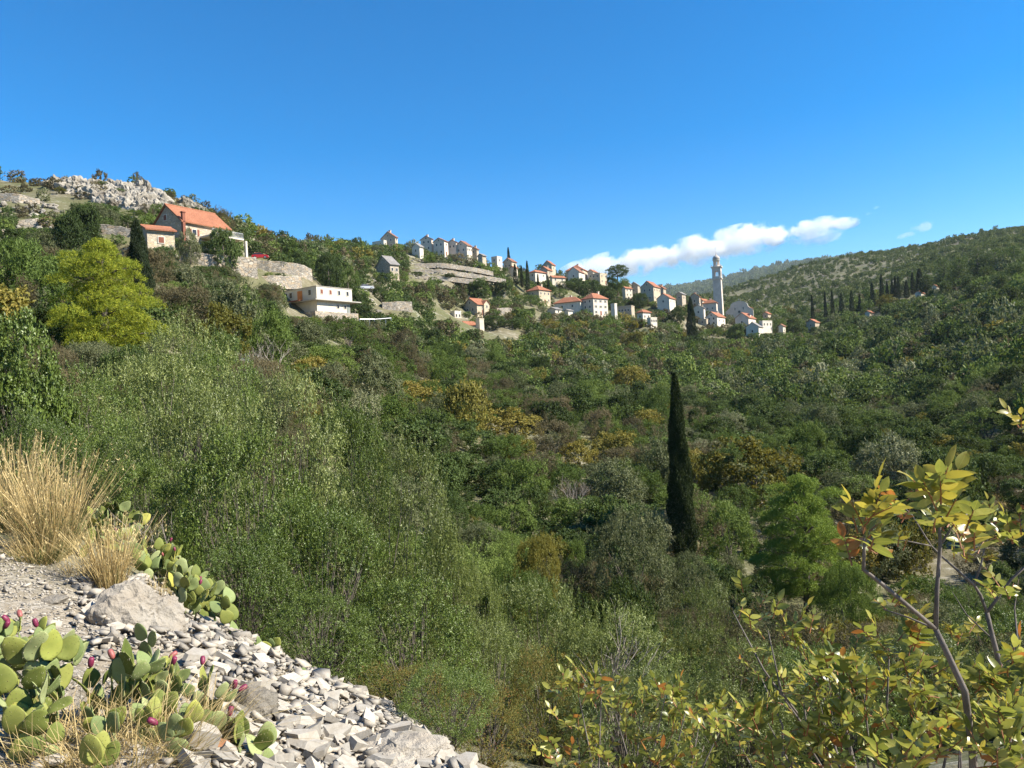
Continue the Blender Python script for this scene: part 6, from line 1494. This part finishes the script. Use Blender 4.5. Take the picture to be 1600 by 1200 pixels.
TH_ = [(300,600,15.0,230,'dull','phillyrea_shrub','large dark green shrub behind the farthest prickly pear'),
 (400,672,12.6,230,'phil','phillyrea_shrub','upright green shrub in the middle of the left thicket'),
 (245,720,12.8,150,'phil','phillyrea_shrub','dark shrub directly behind the prickly pear clusters'),
 (615,700,13.6,250,'olive','willowy_shrub','big silvery shrub with upright shoots at the right of the thicket'),
 (500,770,11.4,220,'phil2','phillyrea_shrub','green shrub left in front of the silvery one'),
 (730,830,14.0,130,'olive','willowy_shrub','silvery shrub at the right edge of the thicket'),
 (450,585,21.0,220,'dull','phillyrea_shrub','green shrub on top of the thicket below the white building'),
 (270,505,27.0,230,'olive','willowy_shrub','grey-green shrub below the pale pine'),
 (130,570,22.0,190,'phil2','phillyrea_shrub','dark shrub below the pale pine at left'),
 (25,485,19.0,170,'broad','broadleaf_shrub','broad leaved bush at the left edge below the dark trees'),
 (560,635,24.0,150,'phil','phillyrea_shrub','dark shrub at the upper right of the thicket'),
 (650,905,10.6,210,'phil','phillyrea_shrub','green shrub below the big silvery one'),
 (765,960,12.2,190,'olive','willowy_shrub','silvery shrub at the lower right of the thicket'),
 (380,835,10.4,180,'phil2','phillyrea_shrub','dense shrub right above the rubble edge'),
 (500,930,9.2,170,'phil','phillyrea_shrub','low shrub at the middle of the rubble edge'),
 (635,1055,8.2,170,'red','red_tinged_shrub','low red tinged shrub at the lower rubble edge'),
 (760,1075,8.4,190,'red','red_tinged_shrub','red tinged shrub at the bottom centre'),
 (700,1130,7.0,150,'phil2','phillyrea_shrub','low green shrub at the foot of the rubble'),
 (860,900,17.5,190,'dull','willowy_shrub','grey upright shrub in front of the broad rounded one'),
 (960,945,16.5,220,'olive','willowy_shrub','wide silvery shrub below the broad rounded one'),
 (1105,925,21.0,170,'olive','willowy_shrub','silvery shrub below the foot of the tall cypress'),
 (850,1010,11.5,150,'red','red_tinged_shrub','yellow and red tinged shrub at the bottom centre'),
 (985,1045,11.0,230,'dull','phillyrea_shrub','dark green shrub behind the broad leaved bottom bush'),
 (1150,1010,13.0,210,'olive','willowy_shrub','silvery shrub left behind the foreground sapling'),
 (1300,1010,13.5,220,'phil2','phillyrea_shrub','green shrub behind the foreground sapling'),
 (1450,980,15.0,230,'olive','willowy_shrub','grey shrub right behind the foreground sapling'),
 (1590,960,16.0,220,'phil','phillyrea_shrub','dark shrub at the right edge behind the sapling'),
 (60,640,14.0,150,'phil2','phillyrea_shrub','green shrub behind the straw tussocks at left'),
 (350,520,32.0,150,'phil2','phillyrea_shrub','green shrub between pale pine and thicket top'),
 (170,650,16.0,170,'phil2','phillyrea_shrub','leafy shrub behind the farthest prickly pear, left')]
for i, (u, vt, d, w, kd, nm, lab) in enumerate(TH_):
    p = stand(u, d); H = max(.7, (ztop(u, vt, d) - p.z) * .9); Rw = w * d / F_PX / 2
    root = empty(nm, p, (i * 1.9) % 6.28); tag(root, lab, 'shrub')
    fo, st = NR[kd]
    for nm2, me in (('foliage', fo), ('stem', st)):
        o = mobj(nm2, me, root); o.scale = (Rw / 1.9, Rw / 1.9, H / 2.9)
# bare pale twigs
def dead_branch(u, v, d, label, seed, stems=5):
    r_ = random.Random(seed); p = stand(u, d); h = max(.5, ztop(u, v, d) - p.z); b = MB()
    def br(a, dr, L, r, lev):
        e = a + dr * L; m_ = a.lerp(e, .5) + Vector((r_.uniform(-.1, .1), r_.uniform(-.1, .1), 0)) * L
        b.tube([a, m_, e], [r, r * .8, r * .55], 4)
        if lev:
            for _ in range(r_.choice((2, 3, 3))):
                nd_ = (dr + Vector((r_.uniform(-.7, .7), r_.uniform(-.7, .7), r_.uniform(-.1, .5)))).normalized()
                br(a.lerp(e, r_.uniform(.5, 1)), nd_, L * r_.uniform(.5, .75), r * .55, lev - 1)
    for k in range(stems): br(Vector((r_.uniform(-.05, .05) * h, r_.uniform(-.05, .05) * h, -.1)), Vector((r_.uniform(-.5, .5), r_.uniform(-.5, .5), 1)).normalized(), h * .45, h * .009, 3)
    o = b.build('dead_branch', M['twig'], None); o.location = p; tag(o, label, 'dead branch', 'bare twigs')
dead_branch(258, 760, 10.4, 'bare pale twig beside the prickly pears', 3, 2)
dead_branch(935, 925, 15.0, 'bare grey twigs above the wide silvery shrub', 5, 5)
dead_branch(890, 730, 72, 'bare grey bush in the valley left of the tall cypress', 6, 7)
dead_branch(430, 500, 60, 'bare leafless tree below the white building', 8, 3)

# agave clumps
def agave(u, v, d, rad, label, seed):
    p = stand(u, d); q = at(u, v, d); r_ = random.Random(seed); root = empty('agave', p if abs(q.z - p.z) > 3 else q); tag(root, label, 'agave')
    b = MB(); pts = [(0, .5, 0), (.3, .62, .03), (.65, .45, .0), (1, .02, -.05)]; vs_, fs_ = [], []
    for x_, w_, z_ in pts: vs_ += [(x_, -w_ * .12, z_ + .02), (x_, 0, z_ - .02), (x_, w_ * .12, z_ + .02)]
    for j in range(3): fs_ += [(j*3, j*3+1, j*3+4, j*3+3), (j*3+1, j*3+2, j*3+5, j*3+4)]
    b.add(vs_, fs_); me = b.mesh('leaf', M['agave'])
    for k in range(26):
        o = mobj('leaf', me, root); el = R(15 + 65 * (k / 26)); o.rotation_euler = (0, -el, k * 2.4); s = rad * r_.uniform(.85, 1.15); o.scale = (s, s * 1.3, s)
M['agave'] = plain('agave_leaf', (.22, .28, .25), .5, .4, .15, 2.0)
agave(392, 492, 66, 1.7, 'blue grey agave rosette left below the white building', 1)
agave(372, 500, 64, 1.3, 'smaller blue grey agave left of the larger one', 2)
agave(268, 440, 80, 1.6, 'pale agave beside the dark conical cypress', 3)

# ------------------------------------------------------------------ broad leaved foreground shrubs at right
def leaflet_mesh(name, mat, curl):
    V, Fq = [], []; N_ = 6
    for j in range(N_ + 1):
        t = j / N_; w = .23 * math.sin(math.pi * t ** .85) ** .8 + .004; z = -.12 * t * t * curl; lift = .22 * w
        V += [(t, -w, z + lift + .03 * math.sin(t * 9)), (t, 0, z), (t, w, z + lift)]
    for j in range(N_): Fq += [(j*3, j*3+3, j*3+4, j*3+1), (j*3+1, j*3+4, j*3+5, j*3+2)]
    me = bpy.data.meshes.new(name); me.from_pydata(V, [], Fq); me.polygons.foreach_set('use_smooth', np.ones(len(Fq), dtype=bool)); me.materials.append(mat); return me
def leaf_mat(name, stops, tcol):
    mt, nt, out = new_mat(name); oi = nd(nt, 'ShaderNodeObjectInfo'); at_ = nd(nt, 'ShaderNodeAttribute', attribute_name='rnd')
    f = math_n(nt, 'FRACT', math_n(nt, 'ADD', oi.outputs['Random'], at_.outputs['Fac'])); n = noise_tex(nt, 4.0, 3, .5)
    f = math_n(nt, 'ADD', math_n(nt, 'MULTIPLY', f, .75), math_n(nt, 'MULTIPLY', n, .25)); c = ramp(nt, f, stops)
    tc = nd(nt, 'ShaderNodeTexCoord'); sp = nd(nt, 'ShaderNodeSeparateXYZ'); nt.links.new(tc.outputs['Object'], sp.inputs[0])
    rib = math_n(nt, 'LESS_THAN', math_n(nt, 'ABSOLUTE', sp.outputs[1]), .012); c = mixc(nt, math_n(nt, 'MULTIPLY', rib, .5), c, (.35, .33, .08))
    sp_ = noise_tex(nt, 7.0, 4, .7); c = mixc(nt, math_n(nt, 'MULTIPLY', ramp(nt, sp_, [(.62, (0, 0, 0)), (.70, (1, 1, 1))]), .7), c, (.22, .11, .035))
    p_ = nd(nt, 'ShaderNodeBsdfPrincipled'); p_.inputs['Roughness'].default_value = .33; p_.inputs['Specular IOR Level'].default_value = .5; nt.links.new(c, p_.inputs['Base Color'])
    t = nd(nt, 'ShaderNodeBsdfTranslucent'); nt.links.new(mixc(nt, .5, c, tcol), t.inputs[0]); mx = nd(nt, 'ShaderNodeMixShader'); mx.inputs[0].default_value = .42
    nt.links.new(p_.outputs[0], mx.inputs[1]); nt.links.new(t.outputs[0], mx.inputs[2]); nt.links.new(mx.outputs[0], out.inputs[0]); return mt
LM = [leaf_mat('terebinth_leaf', [(.1, (.045, .07, .016)), (.35, (.11, .14, .03)), (.6, (.23, .25, .055)), (.8, (.42, .40, .09)), (.95, (.60, .57, .20))], (.40, .42, .06)),
      leaf_mat('yellow_terebinth_leaf', [(.1, (.20, .20, .03)), (.5, (.32, .28, .04)), (.9, (.42, .34, .06))], (.55, .46, .06)),
      leaf_mat('rusty_terebinth_leaf', [(.1, (.25, .09, .02)), (.5, (.36, .14, .03)), (.9, (.42, .22, .05))], (.65, .25, .05))]
LEAF = [[leaflet_mesh('leaf', LM[i], c) for c in (.7, 2.3)] for i in range(3)]
M['bark2'] = plain('grey_brown_bark', (.15, .13, .115), .85, .25, .35, 14.0, 60.0, .5, .006)
M['rachis'] = plain('reddish_leafstalk', (.28, .12, .05), .6, .3, .3, 10.0)
def leafy(name, label, stems, sprays, d_seed, leaf_len, cap=300, yel=.22, rust=.06, base=None):
    """stems: polylines of world points with radii; sprays: (point, direction, scale, n_pairs)"""
    r_ = random.Random(d_seed); base = base or stems[0][0][0]
    root = empty(name, base); tag(root, label, 'shrub'); bw = Vector(base)
    b = MB()
    for pts, rad in stems: b.tube([Vector(q) - bw for q in pts], [x * .72 for x in rad], 7)
    b.build('branches', M['bark2'], root, True)
    rb_ = MB(); items = []
    for (c, dr, sc, npair, tone) in sprays:
        dr = dr.normalized(); L = leaf_len * sc * (.55 + .42 * npair); sidev = dr.cross(Vector((r_.uniform(-.5, .5), r_.uniform(-.5, .5), 1))).normalized(); upv = sidev.cross(dr)
        pts = [c + dr * L * t - upv * (.10 * L * t * t) for t in (0, .35, .7, 1.0)]
        rb_.tube([q - bw for q in pts], [.0022, .0018, .0014, .001], 4)
        for k in range(npair * 2 + 1):
            if k == npair * 2: q, ld = pts[-1], dr
            else:
                t = .3 + .7 * (k // 2) / max(npair, 1); q = c + dr * L * t - upv * (.10 * L * t * t); sg = -1 if k % 2 else 1
                ld = (sidev * sg * 1.0 + dr * r_.uniform(.35, .8) + upv * r_.uniform(-.35, .45)).normalized()
            nn = (upv + Vector((r_.uniform(-.5, .5), r_.uniform(-.5, .5), r_.uniform(-.3, .4)))).normalized()
            y_ = nn.cross(ld).normalized(); z_ = ld.cross(y_)
            m3 = Matrix((ld, y_, z_)).transposed(); s = leaf_len * sc * r_.uniform(.75, 1.15)
            x = r_.random(); ti = tone if tone is not None and r_.random() < .75 else (2 if x < rust else (1 if x < rust + yel else 0))
            items.append((s * F_PX / max(q.y, .5), q - bw, m3, s, ti, r_.randrange(2)))
    tag(rb_.build('leafstalks', M['rachis'], root), kind='stuff')
    items.sort(key=lambda e: -e[0]); vv, ff, rr, fm, vo = [], [], [], [], 0
    for k, (_, q, m3, s, ti, ci) in enumerate(items):
        me = LEAF[ti][ci]
        if k < cap:
            o = mobj('leaf', me, root, q); o.rotation_mode = 'QUATERNION'; o.rotation_quaternion = m3.to_quaternion(); o.scale = (s, s, s)
        else:
            co, fs = mesh_np_k(me); vv.append(co @ (np.array(m3) * s).T + np.array(q)); ff.append(fs + vo); vo += len(co); rr.append(np.full(len(fs), r_.random())); fm.append(np.full(len(fs), ti))
    if vv:
        o = mobj('leaves', np_mesh('leaves', np.concatenate(vv), [np.concatenate(ff)], rnd=np.concatenate(rr), smooth=True, mats=LM, fmat=np.concatenate(fm)), root); tag(o, kind='stuff')
kc = {}
def mesh_np_k(me):
    k = me.as_pointer()
    if k not in kc:
        co = np.empty(len(me.vertices) * 3, dtype=np.float32); me.vertices.foreach_get('co', co); kc[k] = (co.reshape(-1, 3), np.array([list(p.vertices) for p in me.polygons]))
    return kc[k]
def px(pts, d): return [at(u, v, d + dd) for (u, v, dd) in pts]
def gnd(u, d): 
    p = stand(u, d); return p
fr = random.Random(31)
def rdir(up=.6, cam=.2): return Vector((fr.uniform(-1, 1), fr.uniform(-.9, .5) - cam, fr.uniform(-.35, 1) + up))
# sapling with two tall shoots
D1 = 1.72; g1 = gnd(1530, 1.8)
S1 = [([g1, at(1520,1180,1.78), at(1507,1079,D1), at(1480,1020,D1), at(1462,983,D1)], [.016,.013,.011,.0098,.009]),
      (px([(1462,983,0),(1405,935,-.02),(1375,910,-.03),(1349,890,-.04),(1350,865,-.05),(1351,838,-.05)], D1), [.0075,.007,.0065,.006,.005,.003]),
      (px([(1462,983,0),(1464,920,.01),(1469,853,.02),(1468,825,.02),(1472,800,.02)], D1), [.008,.007,.006,.0048,.003]),
      (px([(1462,983,0),(1420,965,.06),(1380,952,.1)], D1), [.004,.003,.002]),
      (px([(1468,853,.02),(1490,820,.03),(1515,800,.04)], D1), [.004,.003,.002])]
SP1 = []
def cl(u, v, d, n_, ru, rv, sc=1.0, tone=None, up=.5, pairs=(2, 3)):
    out_ = []
    for _ in range(n_):
        a = fr.uniform(0, 6.283); q = math.sqrt(fr.random()); c = at(u + math.cos(a) * ru * q, v + math.sin(a) * rv * q, d + fr.uniform(-.06, .06))
        dv = c - at(u, v + 25, d); dv = dv.normalized() * 1.0 + rdir(up * .5, .1) * .6
        out_.append((c, dv, sc * fr.uniform(.85, 1.15), fr.choice(pairs), tone))
    return out_
SP1 += cl(1350, 842, D1 - .05, 9, 16, 28, 1.0, None, .6) + cl(1345, 815, D1 - .05, 4, 14, 8, 1.0, 1, .8)
SP1 += cl(1472, 815, D1 + .02, 12, 22, 30, 1.0, None, .7) + cl(1468, 782, D1 + .02, 5, 14, 8, 1.05, 1, .9) + cl(1515, 850, D1 + .04, 8, 18, 24, .85, None, .3)
SP1 += cl(1335, 885, D1 - .04, 1, 5, 5, .8, 2, 0) + cl(1390, 820, D1 + .3, 3, 22, 16, .7, 2, .6) + cl(1400, 945, D1 + .1, 4, 26, 12, .7, None, .5)
leafy('terebinth_sapling', 'foreground sapling with two tall leafy shoots at the right', S1, SP1, 1, .046, 300, .22, .03)
# darker bare-limbed shrub behind it
D2 = 2.5; g2 = gnd(1572, 2.6)
S2 = [([g2, at(1575,1130,2.55), at(1566,1053,D2), at(1552,1000,D2), at(1542,957,D2)], [.024,.02,.017,.015,.013]),
      (px([(1542,957,0),(1532,930,.02),(1522,914,.02),(1473,871,.05),(1455,853,.06),(1425,805,.08),(1395,775,.1)], D2), [.011,.010,.009,.007,.006,.004,.003]),
      (px([(1542,957,0),(1562,930,0),(1580,905,0),(1608,880,-.02)], D2), [.010,.009,.008,.007]),
      (px([(1522,914,.02),(1532,885,.02),(1540,850,.03),(1555,815,.03)], D2), [.007,.006,.004,.002]),
      (px([(1455,853,.06),(1420,846,.05),(1385,838,.1),(1350,822,.1)], D2), [.005,.004,.003,.002]),
      (px([(1552,1000,0),(1510,960,.1),(1488,925,.12)], D2), [.006,.004,.002]),
      (px([(1566,1053,0),(1590,1000,.0),(1585,950,.1),(1592,905,.1)], D2), [.008,.006,.005,.003])]
SP2 = cl(1395, 785, D2 + .1, 3, 26, 16, .6, 2) + cl(1390, 860, D2 + .1, 6, 30, 18, .8, None) + cl(1520, 870, D2, 4, 40, 20, .6, 1) + cl(1590, 850, D2, 9, 26, 30, .9, None) + cl(1600, 672, D2, 3, 10, 12, .8, 1) + cl(1600, 800, D2, 3, 10, 10, .7, 2) + cl(1575, 930, D2, 6, 30, 22, .8, None) + cl(1495, 990, D2 + .1, 6, 26, 22, .7, 1) + cl(1555, 820, D2, 4, 14, 14, .7, None)
S2 += [(px([(1608,880,-.02),(1612,760,0),(1600,665,0)], D2), [.006,.004,.002])]
S2 = [(a_, [x * .75 for x in b_]) for a_, b_ in S2]
leafy('terebinth_shrub', 'dark limbed foreground shrub at the right edge behind the sapling', S2, SP2, 2, .048, 300, .2, .08)
# leafy mass across the lower right corner
D3 = 2.15; g3 = gnd(1440, 2.3); S3 = []; SP3 = []
tops = [(1145,955),(1200,985),(1240,1000),(1190,1060),(1290,1030),(1310,1070),(1390,1010),(1350,1085),(1420,1060),(1480,1075),(1530,1090),(1590,1060),(1255,1090),(1200,1130),(1280,1150),(1350,1150),(1430,1140),(1500,1150),(1570,1150),(1600,1110),(1160,1170),(1240,1190),(1320,1200),(1400,1200),(1480,1200),(1560,1200)]
for k, (u, v) in enumerate(tops):
    dd = D3 + (.35 if u < 1300 else 0) + fr.uniform(-.25, .2) - (.25 if v > 1120 else 0)
    e = at(u, v, dd); m_ = g3.lerp(e, .6) + Vector((fr.uniform(-.1, .1), fr.uniform(-.1, .1), -.05)); m2 = g3.lerp(e, .85) + Vector((fr.uniform(-.05, .05), 0, -.03))
    S3.append(([g3, m_, m2, e], [.012, .007, .005, .002]))
    SP3 += cl(u, v, dd, 4 if v < 1000 else 13, 46, 32, .95 if u > 1300 else .8, None, .7)
leafy('terebinth_shrub', 'dense yellow-green broad leaved shrub filling the lower right corner', S3, SP3, 3, .044, 300, .16, .03)
D4 = 3.3; g4 = gnd(985, 3.6); S4 = []; SP4 = []
for (u, v) in ((905,1090),(940,1075),(960,1110),(900,1130),(1000,1120),(1040,1085),(1075,1095),(1095,1120),(930,1160),(990,1165),(1050,1150),(1100,1165),(880,1185),(950,1200),(1020,1205),(1080,1200),(1130,1130)):
    e = at(u, v, D4 + fr.uniform(-.25, .3)); S4.append(([g4, g4.lerp(e, .6) + Vector((fr.uniform(-.1, .1), 0, -.05)), e], [.012, .007, .002])); SP4 += cl(u, v, e.y, 8, 32, 22, .85, None, .8)
leafy('terebinth_shrub', 'pale leaved bush at the bottom edge right of centre', S4, SP4, 4, .054, 300, .16, .03)
# ------------------------------------------------------------------ haze and clouds
zlo = float(Vt[:, 2].min()) - 1.0; zhi = max(float(Vt[:, 2].max()), 60) + 8.0
b = MB(); b.box(-5800, 5800, -5800, 5800, zlo, zhi)
mt, nt, out = new_mat('thin_haze')
pv = nd(nt, 'ShaderNodeVolumePrincipled'); pv.inputs['Color'].default_value = (0.75, 0.86, 1.0, 1); pv.inputs['Density'].default_value = 0.000042
pv.inputs['Anisotropy'].default_value = 0.0
nt.links.new(pv.outputs[0], out.inputs['Volume'])
hz = b.build('haze', mt); tag(hz, 'thin blue haze in the air over the valley', 'haze', kind='stuff')

def cloud_mat(name, dens, scale, seed, thr=0.0):
    mt, nt, out = new_mat(name)
    tc = nd(nt, 'ShaderNodeTexCoord')
    ln = nd(nt, 'ShaderNodeVectorMath', operation='LENGTH'); nt.links.new(tc.outputs['Object'], ln.inputs[0])
    geo = nd(nt, 'ShaderNodeNewGeometry')
    n1 = nd(nt, 'ShaderNodeTexNoise'); n1.inputs['Scale'].default_value = scale; n1.inputs['Detail'].default_value = 8; n1.inputs['Roughness'].default_value = .62
    nt.links.new(geo.outputs['Position'], n1.inputs['Vector'])
    s = math_n(nt, 'SUBTRACT', 1.0, ln.outputs['Value'])
    s = math_n(nt, 'ADD', s, math_n(nt, 'MULTIPLY', math_n(nt, 'SUBTRACT', n1.outputs[0], .545), 4.2))
    s = math_n(nt, 'SUBTRACT', s, thr)
    d_ = math_n(nt, 'MULTIPLY', math_n(nt, 'MULTIPLY', s, 3.0, True), dens)
    pv = nd(nt, 'ShaderNodeVolumePrincipled'); pv.inputs['Color'].default_value = (1, 1, 1, 1); pv.inputs['Anisotropy'].default_value = 0.0
    nt.links.new(d_, pv.inputs['Density']); nt.links.new(pv.outputs[0], out.inputs['Volume'])
    mt.cycles.volume_step_rate = 1.0 if hasattr(mt.cycles, 'volume_step_rate') else 1.0
    return mt
ico = bmesh.new(); bmesh.ops.create_icosphere(ico, subdivisions=3, radius=1.0); ME_PUFF = bpy.data.meshes.new('puff'); ico.to_mesh(ME_PUFF); ico.free()
CLD = 9000.0; kk = CLD / F_PX
M['cloud'] = cloud_mat('cloud_vapour', 0.0048, 0.0042, 1); M['wisp'] = cloud_mat('thin_cloud_vapour', 0.0022, 0.004, 2, .05)
def cloud(label, puffs, mat, tilt=8):
    c = at(puffs[0][0], puffs[0][1], CLD); root = empty('cloud', c); tag(root, label, 'cloud')
    for (u, v, w, h, dd) in puffs:
        p = at(u, v, CLD + dd); me = ME_PUFF.copy(); me.materials.append(mat)
        o = mobj('puff', me, root, p - c); o.scale = (w * kk, 1.0 * max(w * .5, h * 1.6) * kk, h * kk); o.rotation_euler = (0, R(-tilt), 0)
cloud('long white cumulus cloud rising to the right behind the bell tower', [
  (945,414,80,20,0),(1015,407,80,24,60),(1080,393,60,27,-40),(1150,378,95,27,30),(1210,366,60,18,0),(1268,357,62,16,-30),(1318,350,36,10,20)], M['cloud'], 9)
cloud('flat white cloud strip under the right end of the long cloud', [(1275,373,60,11,0),(1195,389,32,9,100)], M['wisp'], 4)
cloud('tiny wisp of cloud right of the long cloud', [(1360,334,18,7,0),(1369,325,9,5,0)], M['wisp'], 4)
cloud('faint thin cloud streak over the right ridge', [(1443,354,22,9,0),(1412,369,24,5,0)], M['wisp'], 12)
